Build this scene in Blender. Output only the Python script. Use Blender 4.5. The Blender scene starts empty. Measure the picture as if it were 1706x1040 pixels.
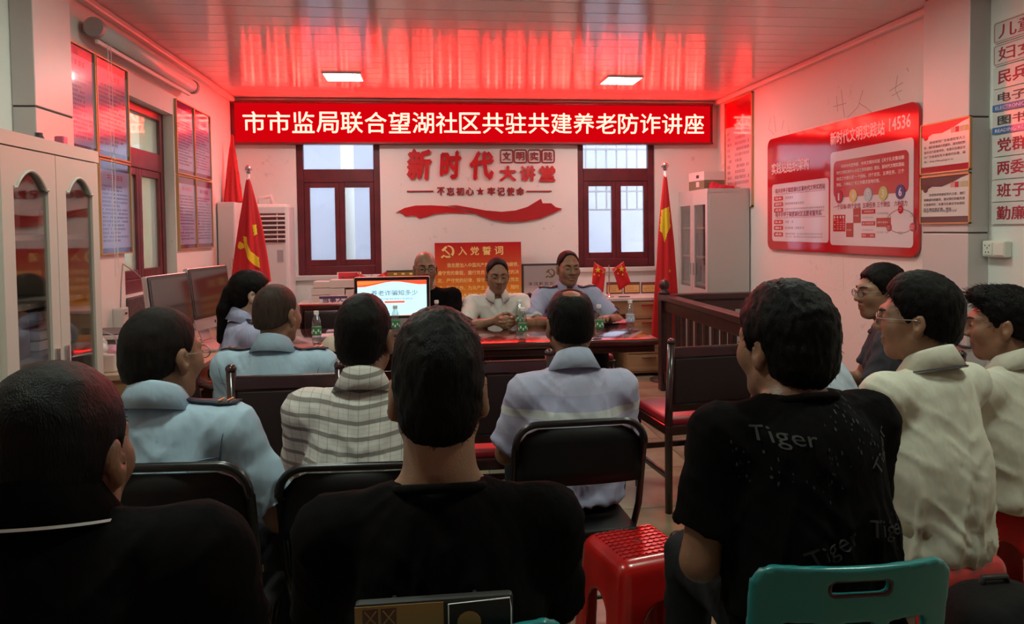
import bpy, bmesh, math, random
import numpy as np
from mathutils import Vector, Matrix
from mathutils.bvhtree import BVHTree
from mathutils.geometry import tessellate_polygon
random.seed(7); np.random.seed(7)
S = bpy.context.scene
C = S.collection
PI = math.pi
R = math.radians
# ------------------------------------------------------------------ camera (image taken as 1706 x 1040)
FPX, CX, CY, EYE = 1232.0, 853.0, 425.0, 1.42
_yaw, _pit, _rol = R(6.53), R(2.0), R(0.7)
Fw = np.array([math.sin(_yaw) * math.cos(_pit), math.cos(_yaw) * math.cos(_pit), -math.sin(_pit)])
_R0 = np.array([math.cos(_yaw), -math.sin(_yaw), 0.0]); _U0 = np.cross(_R0, Fw)
Rc = _R0 * math.cos(_rol) - _U0 * math.sin(_rol); Uc = _U0 * math.cos(_rol) + _R0 * math.sin(_rol)
CAMO = np.array([0, 0, EYE])
cd = bpy.data.cameras.new('camera'); cam = bpy.data.objects.new('camera', cd); C.objects.link(cam)
cam.matrix_world = Matrix(((Rc[0], Uc[0], -Fw[0], 0), (Rc[1], Uc[1], -Fw[1], 0), (Rc[2], Uc[2], -Fw[2], EYE), (0, 0, 0, 1)))
cd.sensor_fit = 'HORIZONTAL'; cd.sensor_width = 36.0; cd.lens = 36.0 * FPX / 1706.0
cd.shift_y = -(520.0 - CY) / 1706.0; cd.clip_start = 0.05
S.camera = cam
def ray(u, v): return Fw + Rc * (u - CX) / FPX - Uc * (v - CY) / FPX
def onY(u, v, Y): r = ray(u, v); return CAMO + r * Y / r[1]
def onX(u, v, X): r = ray(u, v); return CAMO + r * X / r[0]
def onZ(u, v, Z): r = ray(u, v); return CAMO + r * (Z - EYE) / r[2]
# ------------------------------------------------------------------ sky and exposure
S.view_settings.view_transform = 'Standard'; S.view_settings.look = 'None'
S.view_settings.gamma = 1.0; S.view_settings.use_curve_mapping = False
S.view_settings.exposure = 1.0
W_ = bpy.data.worlds.new('sky'); S.world = W_; W_.use_nodes = True
W_.node_tree.nodes['Background'].inputs[0].default_value = (0.80, 0.88, 1.0, 1)
W_.node_tree.nodes['Background'].inputs[1].default_value = 2.4
S.cycles.use_denoising = True
S.cycles.max_bounces = 6; S.cycles.diffuse_bounces = 3; S.cycles.glossy_bounces = 3; S.cycles.transparent_max_bounces = 12
S.cycles.sample_clamp_indirect = 4.0
LAMP_FAR, LAMP_MID, LAMP_NEAR = 28.0, 27.0, 34.0      # strength of the ceiling panel rows
LED_BOARD, LED_TEXT = 0.33, 28.0
# ------------------------------------------------------------------ materials
MATS = {}
def mat(name, col, rough=0.6, metal=0.0, spec=0.5, bump=0.0, bscale=60.0, var=0.0, vscale=6.0, emit=None, es=0.0, coat=0.0, col2=None, stretch=None, alpha=1.0, trans=0.0):
    if name in MATS: return MATS[name]
    m = bpy.data.materials.new(name); m.use_nodes = True
    nt = m.node_tree; b = nt.nodes['Principled BSDF']
    b.inputs['Base Color'].default_value = (*col, 1); b.inputs['Roughness'].default_value = rough
    b.inputs['Metallic'].default_value = metal; b.inputs['Specular IOR Level'].default_value = spec
    b.inputs['Coat Weight'].default_value = coat; b.inputs['Coat Roughness'].default_value = 0.08
    b.inputs['Transmission Weight'].default_value = trans; b.inputs['Alpha'].default_value = alpha
    if emit: b.inputs['Emission Color'].default_value = (*emit, 1); b.inputs['Emission Strength'].default_value = es
    if bump or var or col2:
        tc = nt.nodes.new('ShaderNodeTexCoord'); src = tc.outputs['Object']
        if stretch:
            mp = nt.nodes.new('ShaderNodeMapping'); mp.inputs['Scale'].default_value = stretch
            nt.links.new(src, mp.inputs[0]); src = mp.outputs[0]
    if bump:
        n = nt.nodes.new('ShaderNodeTexNoise'); n.inputs['Scale'].default_value = bscale; n.inputs['Detail'].default_value = 3
        nt.links.new(src, n.inputs['Vector'])
        bp = nt.nodes.new('ShaderNodeBump'); bp.inputs['Strength'].default_value = bump; bp.inputs['Distance'].default_value = 0.01
        nt.links.new(n.outputs[0], bp.inputs['Height']); nt.links.new(bp.outputs[0], b.inputs['Normal'])
    if var or col2:
        n2 = nt.nodes.new('ShaderNodeTexNoise'); n2.inputs['Scale'].default_value = vscale; n2.inputs['Detail'].default_value = 5
        nt.links.new(src, n2.inputs['Vector'])
        rp = nt.nodes.new('ShaderNodeValToRGB'); rp.color_ramp.elements[0].position = 0.35; rp.color_ramp.elements[1].position = 0.68
        c2 = col2 if col2 else tuple(c * (1 - var) for c in col)
        rp.color_ramp.elements[0].color = (*c2, 1); rp.color_ramp.elements[1].color = (*col, 1)
        nt.links.new(n2.outputs[0], rp.inputs[0]); nt.links.new(rp.outputs[0], b.inputs['Base Color'])
    MATS[name] = m; return m
def emis(name, col, s):
    if name in MATS: return MATS[name]
    m = bpy.data.materials.new(name); m.use_nodes = True; nt = m.node_tree; nt.nodes.clear()
    e = nt.nodes.new('ShaderNodeEmission'); e.inputs[0].default_value = (*col, 1); e.inputs[1].default_value = s
    o = nt.nodes.new('ShaderNodeOutputMaterial'); nt.links.new(e.outputs[0], o.inputs[0]); MATS[name] = m; return m
def glass(name, tint=(1, 1, 1), refl=0.08, rough=0.03, frost=0.0):
    if name in MATS: return MATS[name]
    m = bpy.data.materials.new(name); m.use_nodes = True; nt = m.node_tree; nt.nodes.clear()
    t = nt.nodes.new('ShaderNodeBsdfTransparent'); t.inputs[0].default_value = (*tint, 1)
    g = nt.nodes.new('ShaderNodeBsdfGlossy'); g.inputs['Roughness'].default_value = rough
    mx = nt.nodes.new('ShaderNodeMixShader'); o = nt.nodes.new('ShaderNodeOutputMaterial')
    lw = nt.nodes.new('ShaderNodeLayerWeight'); lw.inputs[0].default_value = 0.25
    mr = nt.nodes.new('ShaderNodeMapRange'); mr.inputs[3].default_value = refl; mr.inputs[4].default_value = 0.5
    nt.links.new(lw.outputs['Facing'], mr.inputs[0]); nt.links.new(mr.outputs[0], mx.inputs[0])
    nt.links.new(t.outputs[0], mx.inputs[1]); nt.links.new(g.outputs[0], mx.inputs[2])
    last = mx.outputs[0]
    if frost:
        d = nt.nodes.new('ShaderNodeBsdfTranslucent'); d.inputs[0].default_value = (0.85, 0.88, 0.95, 1)
        m2 = nt.nodes.new('ShaderNodeMixShader'); m2.inputs[0].default_value = frost
        nt.links.new(last, m2.inputs[1]); nt.links.new(d.outputs[0], m2.inputs[2]); last = m2.outputs[0]
    nt.links.new(last, o.inputs[0]); MATS[name] = m; return m
# ------------------------------------------------------------------ scene helpers
def obj(name, me, m=None, parent=None, loc=None, smooth=False):
    if m is not None and not me.materials: me.materials.append(m)
    o = bpy.data.objects.new(name, me); C.objects.link(o)
    if parent is not None: o.parent = parent
    if loc is not None: o.location = loc
    if smooth: me.polygons.foreach_set('use_smooth', [True] * len(me.polygons))
    return o
def tag(o, label=None, cat=None, group=None, kind=None):
    if label: o['label'] = label
    if cat: o['category'] = cat
    if group: o['group'] = group
    if kind: o['kind'] = kind
    return o
def thing(name, label, cat, loc=(0, 0, 0), rz=0.0, group=None, kind=None):
    o = bpy.data.objects.new(name, None); C.objects.link(o); o.empty_display_size = 0.05
    o.location = loc; o.rotation_euler = (0, 0, rz); return tag(o, label, cat, group, kind)
def copy_tree(o, parent=None):
    c = o.copy(); C.objects.link(c)
    if parent is not None: c.parent = parent
    for ch in list(o.children): copy_tree(ch, c)
    return c
class MB:
    """collects simple shapes into one mesh"""
    def __init__(s): s.bm = bmesh.new()
    def box(s, c, d, bev=0.0, rot=None, seg=2):
        r = bmesh.ops.create_cube(s.bm, size=1.0); vs = r['verts']
        bmesh.ops.scale(s.bm, vec=d, verts=vs)
        if bev:
            es = list({e for v in vs for e in v.link_edges})
            g = bmesh.ops.bevel(s.bm, geom=es, offset=min(bev, min(d) * 0.49), segments=seg, affect='EDGES', profile=0.5)
            vs = list({v for f in g['faces'] for v in f.verts} | {v for v in vs if v.is_valid})
        if rot is not None: bmesh.ops.rotate(s.bm, cent=(0, 0, 0), matrix=rot, verts=vs)
        bmesh.ops.translate(s.bm, vec=c, verts=vs); return s
    def span(s, a, b, bev=0.0): # box by two corners
        return s.box([(a[i] + b[i]) / 2 for i in range(3)], [abs(b[i] - a[i]) for i in range(3)], bev)
    def tube(s, pts, r, n=10, cap=True, closed=False):
        pts = [Vector(p) for p in pts]; rings = []; N = len(pts)
        rr = r if isinstance(r, (list, tuple)) else [r] * N
        up = None
        for i, p in enumerate(pts):
            a = pts[(i - 1) % N] if (closed or i > 0) else p; b = pts[(i + 1) % N] if (closed or i < N - 1) else p
            d = (b - a).normalized()
            if up is None: up = Vector((0, 0, 1)) if abs(d.z) < 0.9 else Vector((0, 1, 0))
            x = d.cross(up)
            if x.length < 1e-4: x = d.orthogonal()
            x.normalize(); up = x.cross(d).normalized()
            rings.append([s.bm.verts.new(p + (x * math.cos(2 * PI * k / n) + up * math.sin(2 * PI * k / n)) * rr[i]) for k in range(n)])
        for i in range(N if closed else N - 1):
            A, B = rings[i], rings[(i + 1) % N]
            for k in range(n): s.bm.faces.new((A[k], A[(k + 1) % n], B[(k + 1) % n], B[k]))
        if cap and not closed:
            s.bm.faces.new(rings[0][::-1]); s.bm.faces.new(rings[-1])
        return s
    def lathe(s, prof, c=(0, 0, 0), n=20):
        rings = []
        for r, z in prof:
            rings.append([s.bm.verts.new((c[0] + r * math.cos(2 * PI * k / n), c[1] + r * math.sin(2 * PI * k / n), c[2] + z)) for k in range(n)])
        for A, B in zip(rings, rings[1:]):
            for k in range(n): s.bm.faces.new((A[k], A[(k + 1) % n], B[(k + 1) % n], B[k]))
        s.bm.faces.new(rings[0][::-1]); s.bm.faces.new(rings[-1]); return s
    def prism(s, poly, fn, t):
        """extrude polygon (u,v) by t; fn(u,v,d)->xyz"""
        A = [s.bm.verts.new(fn(u, v, 0)) for u, v in poly]; B = [s.bm.verts.new(fn(u, v, t)) for u, v in poly]
        n = len(poly)
        for a, b, c in (tessellate_polygon([[Vector((u, v, 0)) for u, v in poly]]) if n > 4 else ((0, 1, 2), (0, 2, 3))):
            s.bm.faces.new((A[a], A[b], A[c])); s.bm.faces.new((B[c], B[b], B[a]))
        for i in range(n): s.bm.faces.new((A[i], A[(i + 1) % n], B[(i + 1) % n], B[i]))
        return s
    def quad(s, *p): s.bm.faces.new([s.bm.verts.new(q) for q in p]); return s
    def grid(s, P):
        V = [[s.bm.verts.new(p) for p in row] for row in P]
        for i in range(len(V) - 1):
            for j in range(len(V[0]) - 1): s.bm.faces.new((V[i][j], V[i][j + 1], V[i + 1][j + 1], V[i + 1][j]))
        return s
    def ball(s, c, r, n=12, sc=(1, 1, 1)):
        g = bmesh.ops.create_uvsphere(s.bm, u_segments=n, v_segments=max(6, n // 2 + 2), radius=r)
        bmesh.ops.scale(s.bm, vec=sc, verts=g['verts']); bmesh.ops.translate(s.bm, vec=c, verts=g['verts']); return s
    def mesh(s, name='m', smooth=False, ang=None):
        bmesh.ops.recalc_face_normals(s.bm, faces=s.bm.faces)
        me = bpy.data.meshes.new(name); s.bm.to_mesh(me); s.bm.free()
        if smooth or ang:
            me.polygons.foreach_set('use_smooth', [True] * len(me.polygons))
            if ang: me.set_sharp_from_angle(angle=R(ang))
        return me
    def build(s, name, m, parent=None, loc=None, smooth=False, ang=None):
        return obj(name, s.mesh(name, smooth, ang), m, parent, loc)
def rect(x0, y0, x1, y1, r=0.0, n=4):
    if r <= 0: return [(x0, y0), (x1, y0), (x1, y1), (x0, y1)]
    P = []
    for cx, cy, a in ((x1 - r, y0 + r, -90), (x1 - r, y1 - r, 0), (x0 + r, y1 - r, 90), (x0 + r, y0 + r, 180)):
        P += [(cx + r * math.cos(R(a + 90 * i / n)), cy + r * math.sin(R(a + 90 * i / n))) for i in range(n + 1)]
    return P
def circ(cx, cy, r, n=16): return [(cx + r * math.cos(2 * PI * i / n), cy + r * math.sin(2 * PI * i / n)) for i in range(n)]
# wall frames: (u to the viewer's right, v up, d out of the wall) -> world
XL, XR, YB, ZC, YF = -1.84, 3.0, 7.4, 2.71, -2.2
def FB(u, v, d): return (u, YB - d, v)
def FL(u, v, d): return (XL + d, u, v)
def FR(u, v, d): return (XR - d, -u, v)      # u = -y
def off(fn, d0, u0=0.0, v0=0.0): return lambda u, v, d: fn(u + u0, v + v0, d + d0)
_tc = {}
def textmesh(body, bold=0.0, ext=0.0, res=2):
    key = (body, bold, ext, res)
    if key in _tc: return _tc[key]
    c = bpy.data.curves.new('t', 'FONT'); c.body = body; c.size = 1; c.extrude = ext; c.resolution_u = res
    o = bpy.data.objects.new('t', c); C.objects.link(o)
    dg = bpy.context.evaluated_depsgraph_get()
    me = bpy.data.meshes.new_from_object(o.evaluated_get(dg)); bpy.data.objects.remove(o); bpy.data.curves.remove(c)
    n = len(me.vertices); co = np.zeros(n * 3); me.vertices.foreach_get('co', co); co = co.reshape(-1, 3)
    fs = [tuple(p.vertices) for p in me.polygons]; bpy.data.meshes.remove(me)
    if bold:      # heavier strokes: the outline repeated a little to each side
        b = bold * 1.3; sh = ((b, 0), (-b, 0), (0, b), (0, -b)); k = len(co)
        fs = [tuple(i + k * j for i in f) for j in range(4) for f in fs]
        co = np.concatenate([co + np.array([x, y, .0008 * j]) for j, (x, y) in enumerate(sh)])
    _tc[key] = (co, fs); return co, fs
def text(body, m, parent, fn, u0, v0, w, h, t=0.002, bold=0.0, name='lettering', shear=0.0, res=2, fit=True):
    """lettering fitted in a box whose lower left corner is u0,v0 in a wall frame"""
    co, fs = textmesh(body, bold, 0.5, res)
    lo, hi = co.min(0), co.max(0); q = (co - lo) / (hi - lo)
    V = [fn(u0 + w * a + shear * h * b, v0 + h * b, t * c) for a, b, c in q]
    me = bpy.data.meshes.new(name); me.from_pydata(V, [], fs); me.update()
    return obj(name, me, m, parent)
def dashes(m, parent, fn, u0, v0, u1, v1, rows, t=0.001, name='lettering', fill=0.62, cw=None, seed=0, ragged=0.35):
    """unreadable small print: rows of character-sized marks"""
    rnd = random.Random(seed); V, F = [], []
    dv = (v1 - v0) / rows; cw = cw or dv * 0.9
    for r in range(rows):
        end = u1 - (rnd.random() * ragged * (u1 - u0) if rnd.random() < 0.5 else 0); u = u0
        vb = v1 - (r + 1) * dv + dv * 0.25; hh = dv * 0.5
        while u + cw < end:
            if rnd.random() < 0.93:
                a = u + cw * 0.08; b = u + cw * (0.10 + fill + 0.16 * rnd.random()); th = hh * .14
                bars = [(a, b, vb + hh * q_, vb + hh * q_ + th) for q_ in ((.02, .43, .82) if rnd.random() < .6 else (.22, .72))]
                for q_ in range(rnd.choice((1, 1, 2))): x_ = a + (b - a) * (.15 + .7 * rnd.random()); bars.append((x_ - th * .5, x_ + th * .5, vb, vb + hh))
                for x0, x1, y0, y1 in bars:
                    k = len(V); V += [fn(x0, y0, t), fn(x1, y0, t), fn(x1, y1, t), fn(x0, y1, t)]; F.append((k, k + 1, k + 2, k + 3))
            u += cw
    me = bpy.data.meshes.new(name); me.from_pydata(V, [], F); me.update(); return tag(obj(name, me, m, parent), kind='stuff')
def plate(name, poly, m, parent, fn, d0, t): return MB().prism(poly, off(fn, d0), t).build(name, m, parent)
# ------------------------------------------------------------------ implicit surfaces (smooth unions meshed with surface nets)
class Field:
    def __init__(s, lo, hi, v):
        s.o = np.array(lo, float) - 2 * v; s.v = v
        n = np.ceil((np.array(hi, float) + 2 * v - s.o) / v).astype(int) + 1
        s.D = np.full(n, 0.3, np.float32); s.n = n
        s.ax = [(s.o[i] + v * np.arange(n[i])).astype(np.float32) for i in range(3)]
    def put(s, fn, lo, hi, k=0.02, op='u'):
        pad = k + 3 * s.v
        a = np.maximum(np.floor((np.array(lo) - pad - s.o) / s.v).astype(int), 0); b = np.minimum(np.ceil((np.array(hi) + pad - s.o) / s.v).astype(int) + 1, s.n)
        if (b <= a).any(): return s
        sl = tuple(slice(a[i], b[i]) for i in range(3))
        X = s.ax[0][sl[0]][:, None, None]; Y = s.ax[1][sl[1]][None, :, None]; Z = s.ax[2][sl[2]][None, None, :]
        d = fn(X, Y, Z); A = s.D[sl]
        if op == 'u':
            h = np.maximum(k - np.abs(A - d), 0) / k; s.D[sl] = np.minimum(A, d) - h * h * k * 0.25
        else:
            d = -d if op == 's' else d
            h = np.maximum(k - np.abs(A - d), 0) / k; s.D[sl] = np.maximum(A, d) + h * h * k * 0.25
        return s
    def cap(s, a, b, ra, rb=None, k=0.02, op='u', sc=(1, 1, 1), cut=None):
        rb = ra if rb is None else rb
        a = np.array(a, float); b = np.array(b, float); sc_ = np.array(sc, float)
        ba = (b - a) / sc_; l2 = max(float(ba @ ba), 1e-9); ms = float(sc_.min())
        def fn(X, Y, Z):
            x = (X - a[0]) / sc_[0]; y = (Y - a[1]) / sc_[1]; z = (Z - a[2]) / sc_[2]
            h = np.clip((x * ba[0] + y * ba[1] + z * ba[2]) / l2, 0, 1)
            d = (np.sqrt((x - h * ba[0]) ** 2 + (y - h * ba[1]) ** 2 + (z - h * ba[2]) ** 2) - (ra + (rb - ra) * h)) * ms
            if cut is not None:
                for p, n in cut: d = np.maximum(d, (X - p[0]) * n[0] + (Y - p[1]) * n[1] + (Z - p[2]) * n[2])
            return d
        rm = max(ra, rb) * sc_.max()
        return s.put(fn, np.minimum(a, b) - rm, np.maximum(a, b) + rm, k, op)
    def ell(s, c, r, k=0.02, op='u', M=None):
        c = np.array(c, float); r = np.array(r, float); rm = r.max()
        def fn(X, Y, Z):
            x, y, z = X - c[0], Y - c[1], Z - c[2]
            if M is not None:
                x, y, z = (M[0][0] * x + M[1][0] * y + M[2][0] * z, M[0][1] * x + M[1][1] * y + M[2][1] * z, M[0][2] * x + M[1][2] * y + M[2][2] * z)
            k0 = np.sqrt((x / r[0]) ** 2 + (y / r[1]) ** 2 + (z / r[2]) ** 2); k1 = np.sqrt((x / r[0] ** 2) ** 2 + (y / r[1] ** 2) ** 2 + (z / r[2] ** 2) ** 2)
            return k0 * (k0 - 1) / np.maximum(k1, 1e-6)
        return s.put(fn, c - rm, c + rm, k, op)
    def rbox(s, c, h, r=0.01, k=0.005, op='u', taper=0.0, z0=0.0):
        c = np.array(c, float); h = np.array(h, float)
        def fn(X, Y, Z):
            f = 1 + taper * (Z - z0)
            qx = np.abs(X - c[0]) - h[0] * f + r; qy = np.abs(Y - c[1]) - h[1] * f + r; qz = np.abs(Z - c[2]) - h[2] + r
            o = np.sqrt(np.maximum(qx, 0) ** 2 + np.maximum(qy, 0) ** 2 + np.maximum(qz, 0) ** 2)
            return o + np.minimum(np.maximum(np.maximum(qx, qy), qz), 0) - r
        m = 1 + abs(taper) * 0.6
        return s.put(fn, c - h * m, c + h * m, k, op)
    def verts(s):
        D = s.D; B = D < 0; n = s.n
        c8 = np.zeros(n - 1, np.int8)
        for i in (0, 1):
            for j in (0, 1):
                for k in (0, 1): c8 += B[i:n[0] - 1 + i, j:n[1] - 1 + j, k:n[2] - 1 + k]
        act = (c8 > 0) & (c8 < 8); idx = np.full(n - 1, -1, np.int64); cells = np.argwhere(act); idx[act] = np.arange(len(cells))
        offs = np.array([(i, j, k) for i in (0, 1) for j in (0, 1) for k in (0, 1)])
        V = np.stack([D[cells[:, 0] + o[0], cells[:, 1] + o[1], cells[:, 2] + o[2]] for o in offs], 1)
        pos = np.zeros((len(cells), 3)); cnt = np.zeros(len(cells))
        for a in range(8):
            for b in range(a + 1, 8):
                if np.abs(offs[a] - offs[b]).sum() != 1: continue
                m = (V[:, a] < 0) != (V[:, b] < 0)
                t = np.where(m, V[:, a] / np.where(m, V[:, a] - V[:, b], 1), 0)
                pos += m[:, None] * (offs[a] + t[:, None] * (offs[b] - offs[a])); cnt += m
        P = s.o + s.v * (cells + pos / cnt[:, None])
        F = []
        for ax in range(3):
            o1, o2 = [(1, 2), (2, 0), (0, 1)][ax]
            sA = [slice(1, -1)] * 3; sB = [slice(1, -1)] * 3; sA[ax] = slice(0, -1); sB[ax] = slice(1, None)
            A_, B_ = B[tuple(sA)], B[tuple(sB)]
            e = np.argwhere(A_ != B_); fl = A_[A_ != B_]
            base = e.copy(); base[:, o1] += 1; base[:, o2] += 1; base[:, ax] += 0
            def at(d1, d2):
                q = base.copy(); q[:, o1] -= d1; q[:, o2] -= d2; return idx[q[:, 0], q[:, 1], q[:, 2]]
            Q = np.stack([at(1, 1), at(0, 1), at(0, 0), at(1, 0)], 1); Q[~fl] = Q[~fl][:, ::-1]; F.append(Q)
        return P, np.concatenate(F)
    def mesh(s, name='m'): return npmesh(name, *s.verts())
def npmesh(name, P, F):
    me = bpy.data.meshes.new(name); nf = len(F)
    me.vertices.add(len(P)); me.vertices.foreach_set('co', np.asarray(P, np.float32).ravel())
    me.loops.add(nf * 4); me.loops.foreach_set('vertex_index', np.asarray(F, np.int32).ravel())
    me.polygons.add(nf); me.polygons.foreach_set('loop_start', np.arange(nf, dtype=np.int32) * 4)
    me.polygons.foreach_set('use_smooth', np.ones(nf, bool)); me.update(calc_edges=True); me.validate(); return me
def vnormals(P, F):
    n = np.cross(P[F[:, 1]] - P[F[:, 0]], P[F[:, 3]] - P[F[:, 0]]); N = np.zeros_like(P)
    for i in range(4): np.add.at(N, F[:, i], n)
    return N / np.maximum(np.linalg.norm(N, axis=1, keepdims=True), 1e-9)
_H = np.random.RandomState(3).rand(64, 64, 64).astype(np.float32)
def vnoise(P):
    """smooth value noise, 0..1"""
    i = np.floor(P).astype(int); f = P - i; f = f * f * (3 - 2 * f); r = 0
    for a in (0, 1):
        for b in (0, 1):
            for c in (0, 1):
                w = (f[:, 0] if a else 1 - f[:, 0]) * (f[:, 1] if b else 1 - f[:, 1]) * (f[:, 2] if c else 1 - f[:, 2])
                r = r + w * _H[(i[:, 0] + a) % 64, (i[:, 1] + b) % 64, (i[:, 2] + c) % 64]
    return r
# ------------------------------------------------------------------ people
def rotm(yaw=0, pitch=0, roll=0):
    return np.array(Matrix.Rotation(yaw, 3, 'Z') @ Matrix.Rotation(pitch, 3, 'X') @ Matrix.Rotation(roll, 3, 'Y'))
def ik(a, c, l1, l2, hint):
    a = np.array(a, float); c = np.array(c, float); d = c - a; L = np.linalg.norm(d)
    if L > (l1 + l2) * 0.995: c = a + d / L * (l1 + l2) * 0.995; d = c - a; L = np.linalg.norm(d)
    u = d / L; x = (l1 * l1 - l2 * l2 + L * L) / (2 * L); h = math.sqrt(max(l1 * l1 - x * x, 0))
    n = np.array(hint, float); n = n - u * (n @ u); n /= np.linalg.norm(n)
    return a + u * x + n * h, c
def skin_mat(name, col, gloss=0.45):
    if name in MATS: return MATS[name]
    m = mat(name, col, rough=gloss, bump=0.12, bscale=180)
    nt = m.node_tree; b = nt.nodes['Principled BSDF']
    at = nt.nodes.new('ShaderNodeAttribute'); at.attribute_name = 'tint'
    mx = nt.nodes.new('ShaderNodeMix'); mx.data_type = 'RGBA'
    mx.inputs[6].default_value = (*col, 1); mx.inputs[7].default_value = (col[0] * 0.62, col[1] * 0.42, col[2] * 0.42, 1)
    nt.links.new(at.outputs['Fac'], mx.inputs[0])
    n2 = nt.nodes.new('ShaderNodeTexNoise'); n2.inputs['Scale'].default_value = 14
    m3 = nt.nodes.new('ShaderNodeMix'); m3.data_type = 'RGBA'; m3.blend_type = 'MULTIPLY'; m3.inputs[0].default_value = 0.25
    nt.links.new(mx.outputs[2], m3.inputs[6]); nt.links.new(n2.outputs[0], m3.inputs[7])
    nt.links.new(m3.outputs[2], b.inputs['Base Color'])
    b.inputs['Subsurface Weight'].default_value = 0.0
    return m
def hair_mat(name, col, rough=0.42):
    if name in MATS: return MATS[name]
    return mat(name, col, rough=rough, bump=0.35, bscale=420, var=0.5, vscale=90, stretch=(1, 1, 0.18), spec=0.13)
def cloth(name, col, rough=0.85, bump=0.55, bscale=7.0, **k):
    m = mat(name, col, rough=rough, bump=bump, bscale=bscale, spec=0.25, stretch=(1.6, 1.6, .8), **k)
    for n in m.node_tree.nodes:
        if n.type == 'BUMP': n.inputs['Distance'].default_value = .03
    return m
HEADK = 1.0
def add_head(f, hp, Mh, s, ear=1.0):
    ear *= .88
    """face and skull; hp maps head space to the field's space"""
    e = lambda c, r, k=0.02, op='u', M=None: f.ell(hp(c), [q * s for q in r], k * s, op, Mh if M is None else Mh @ M)
    c_ = lambda a, b, ra, rb, k=0.02, op='u': f.cap(hp(a), hp(b), ra * s, rb * s, k * s, op)
    e((0, -.014, .030), (.074, .096, .086))
    e((0, .028, -.030), (.061, .068, .088), .035)
    e((0, .062, -.094), (.026, .024, .022), .03)
    for q in (-1, 1):
        c_((q * .052, .004, -.058), (q * .018, .064, -.100), .017, .014, .025)
        e((q * .040, .062, -.024), (.024, .024, .026), .03)
        c_((0, .090, .026), (q * .046, .070, .024), .010, .009, .018)
        e((q * .031, .104, .003), (.019, .016, .013), .016, 's')
        e((q * .031, .080, .002), (.017, .0125, .0125), .006)
    c_((0, .094, .012), (0, .111, -.026), .0075, .0125, .012)
    for q in (-1, 1): e((q * .013, .100, -.031), (.010, .011, .009), .008)
    c_((-.018, .091, -.059), (.018, .091, -.059), .0075, .0075, .008)
    c_((-.014, .089, -.071), (.014, .089, -.071), .0085, .0085, .008)
    c_((-.024, .096, -.065), (.024, .096, -.065), .0025, .0025, .004, 's')
    for q in (-1, 1):
        M = rotm(q * -0.35, 0.15, 0)
        e((q * .079, -.010, -.008), (.010 * ear, .021 * ear, .033 * ear), .008, 'u', M)
        e((q * .088, -.004, -.004), (.008, .011 * ear, .020 * ear), .006, 's', M)
        e((q * .076, -.004, -.036), (.008, .010, .011), .008)
def hair_mesh(st, s):
    """hair shell in head space"""
    tt, ts, tb, nape = st.get('top', .02), st.get('side', .010), st.get('back', .012), st.get('nape', -.080)
    f = Field((-.15, -.17, -.26 if st.get('long') else -.15), (.15, .17, .19), .0045)
    f.ell((0, -.014, .030 + tt * .35), (.074 + ts, .096 + tb, .086 + tt * .65), .02)
    f.ell((0, -.050, -.025), (.062 + ts * .8, .052 + tb, .068), .03)
    if st.get('flat'): f.ell((0, .0, .085), (.062, .075, .035 + tt), .03)
    if st.get('front'): f.ell((0, .055, .095), (.055, .045, .02 + st['front']), .03)
    if st.get('long'):
        f.cap((0, -.11, .0), (0, -.13, -.10), .035, .03, .02); f.cap((0, -.13, -.09), (0.01, -.125, -.25), .03, .02, .02)
    hl = st.get('hairline', 0.006)
    f.ell((0, .14 - hl, -.03 + hl * .35), (.150, .11, .114), .025, 's')
    rec = st.get('recede', 0.0)
    if rec: f.ell((0, .125 - rec, .050 + rec * .6), (.060, .062, .050), .02, 's')
    for q in (-1, 1): f.ell((q * .090, -.004, -.026), (.034, .027, .046), .008, 's')
    a, b = st.get('low', -.045), (nape - st.get('low', -.045)) / -.14
    if not st.get('long'): f.put(lambda X, Y, Z: (a + b * (Y - .03) * 1.0) * 1.0 - Z + 0 * X, (-.2, -.2, -.3), (.2, .2, .3), .006, 'i')
    if st.get('bald'):
        r = st['bald']; f.ell((0, -.045, .118), (r * 1.15, r * 1.5, .060), .035, 's')
    P, F = f.verts(); N = vnormals(P, F)
    jag = st.get('jag', .003)
    n1 = vnoise(P * np.array([170, 170, 60]) + 9) - .5; n2 = vnoise(P * 45 + 3) - .5
    P = P + N * (n1 * jag * 1.4 + n2 * jag * 1.3)[:, None]
    # short strands standing off the shell
    V = [P * s]; Q = [F]; ns = st.get('strands', 900); L = st.get('slen', .014); rnd = np.random.RandomState(5)
    if ns:
        i = rnd.choice(len(P), ns); p = P[i]; n = N[i]
        comb = np.array(st.get('comb', (0, .35, -.6)))
        d = n * st.get('lift', .28) + comb * 1.0 + rnd.randn(ns, 3) * .22; d /= np.linalg.norm(d, axis=1, keepdims=True)
        sd = np.cross(d, rnd.randn(ns, 3)); sd /= np.linalg.norm(sd, axis=1, keepdims=True)
        l = (L * (.5 + rnd.rand(ns)))[:, None]; w = .0012
        a0 = p - n * .004
        V.append(np.stack([a0 - sd * w, a0 + sd * w, a0 + d * l + sd * w * .25, a0 + d * l - sd * w * .25], 1).reshape(-1, 3) * s)
        Q.append(np.arange(ns * 4).reshape(-1, 4) + len(P))
    return npmesh('hair', np.concatenate(V), np.concatenate(Q))
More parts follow.
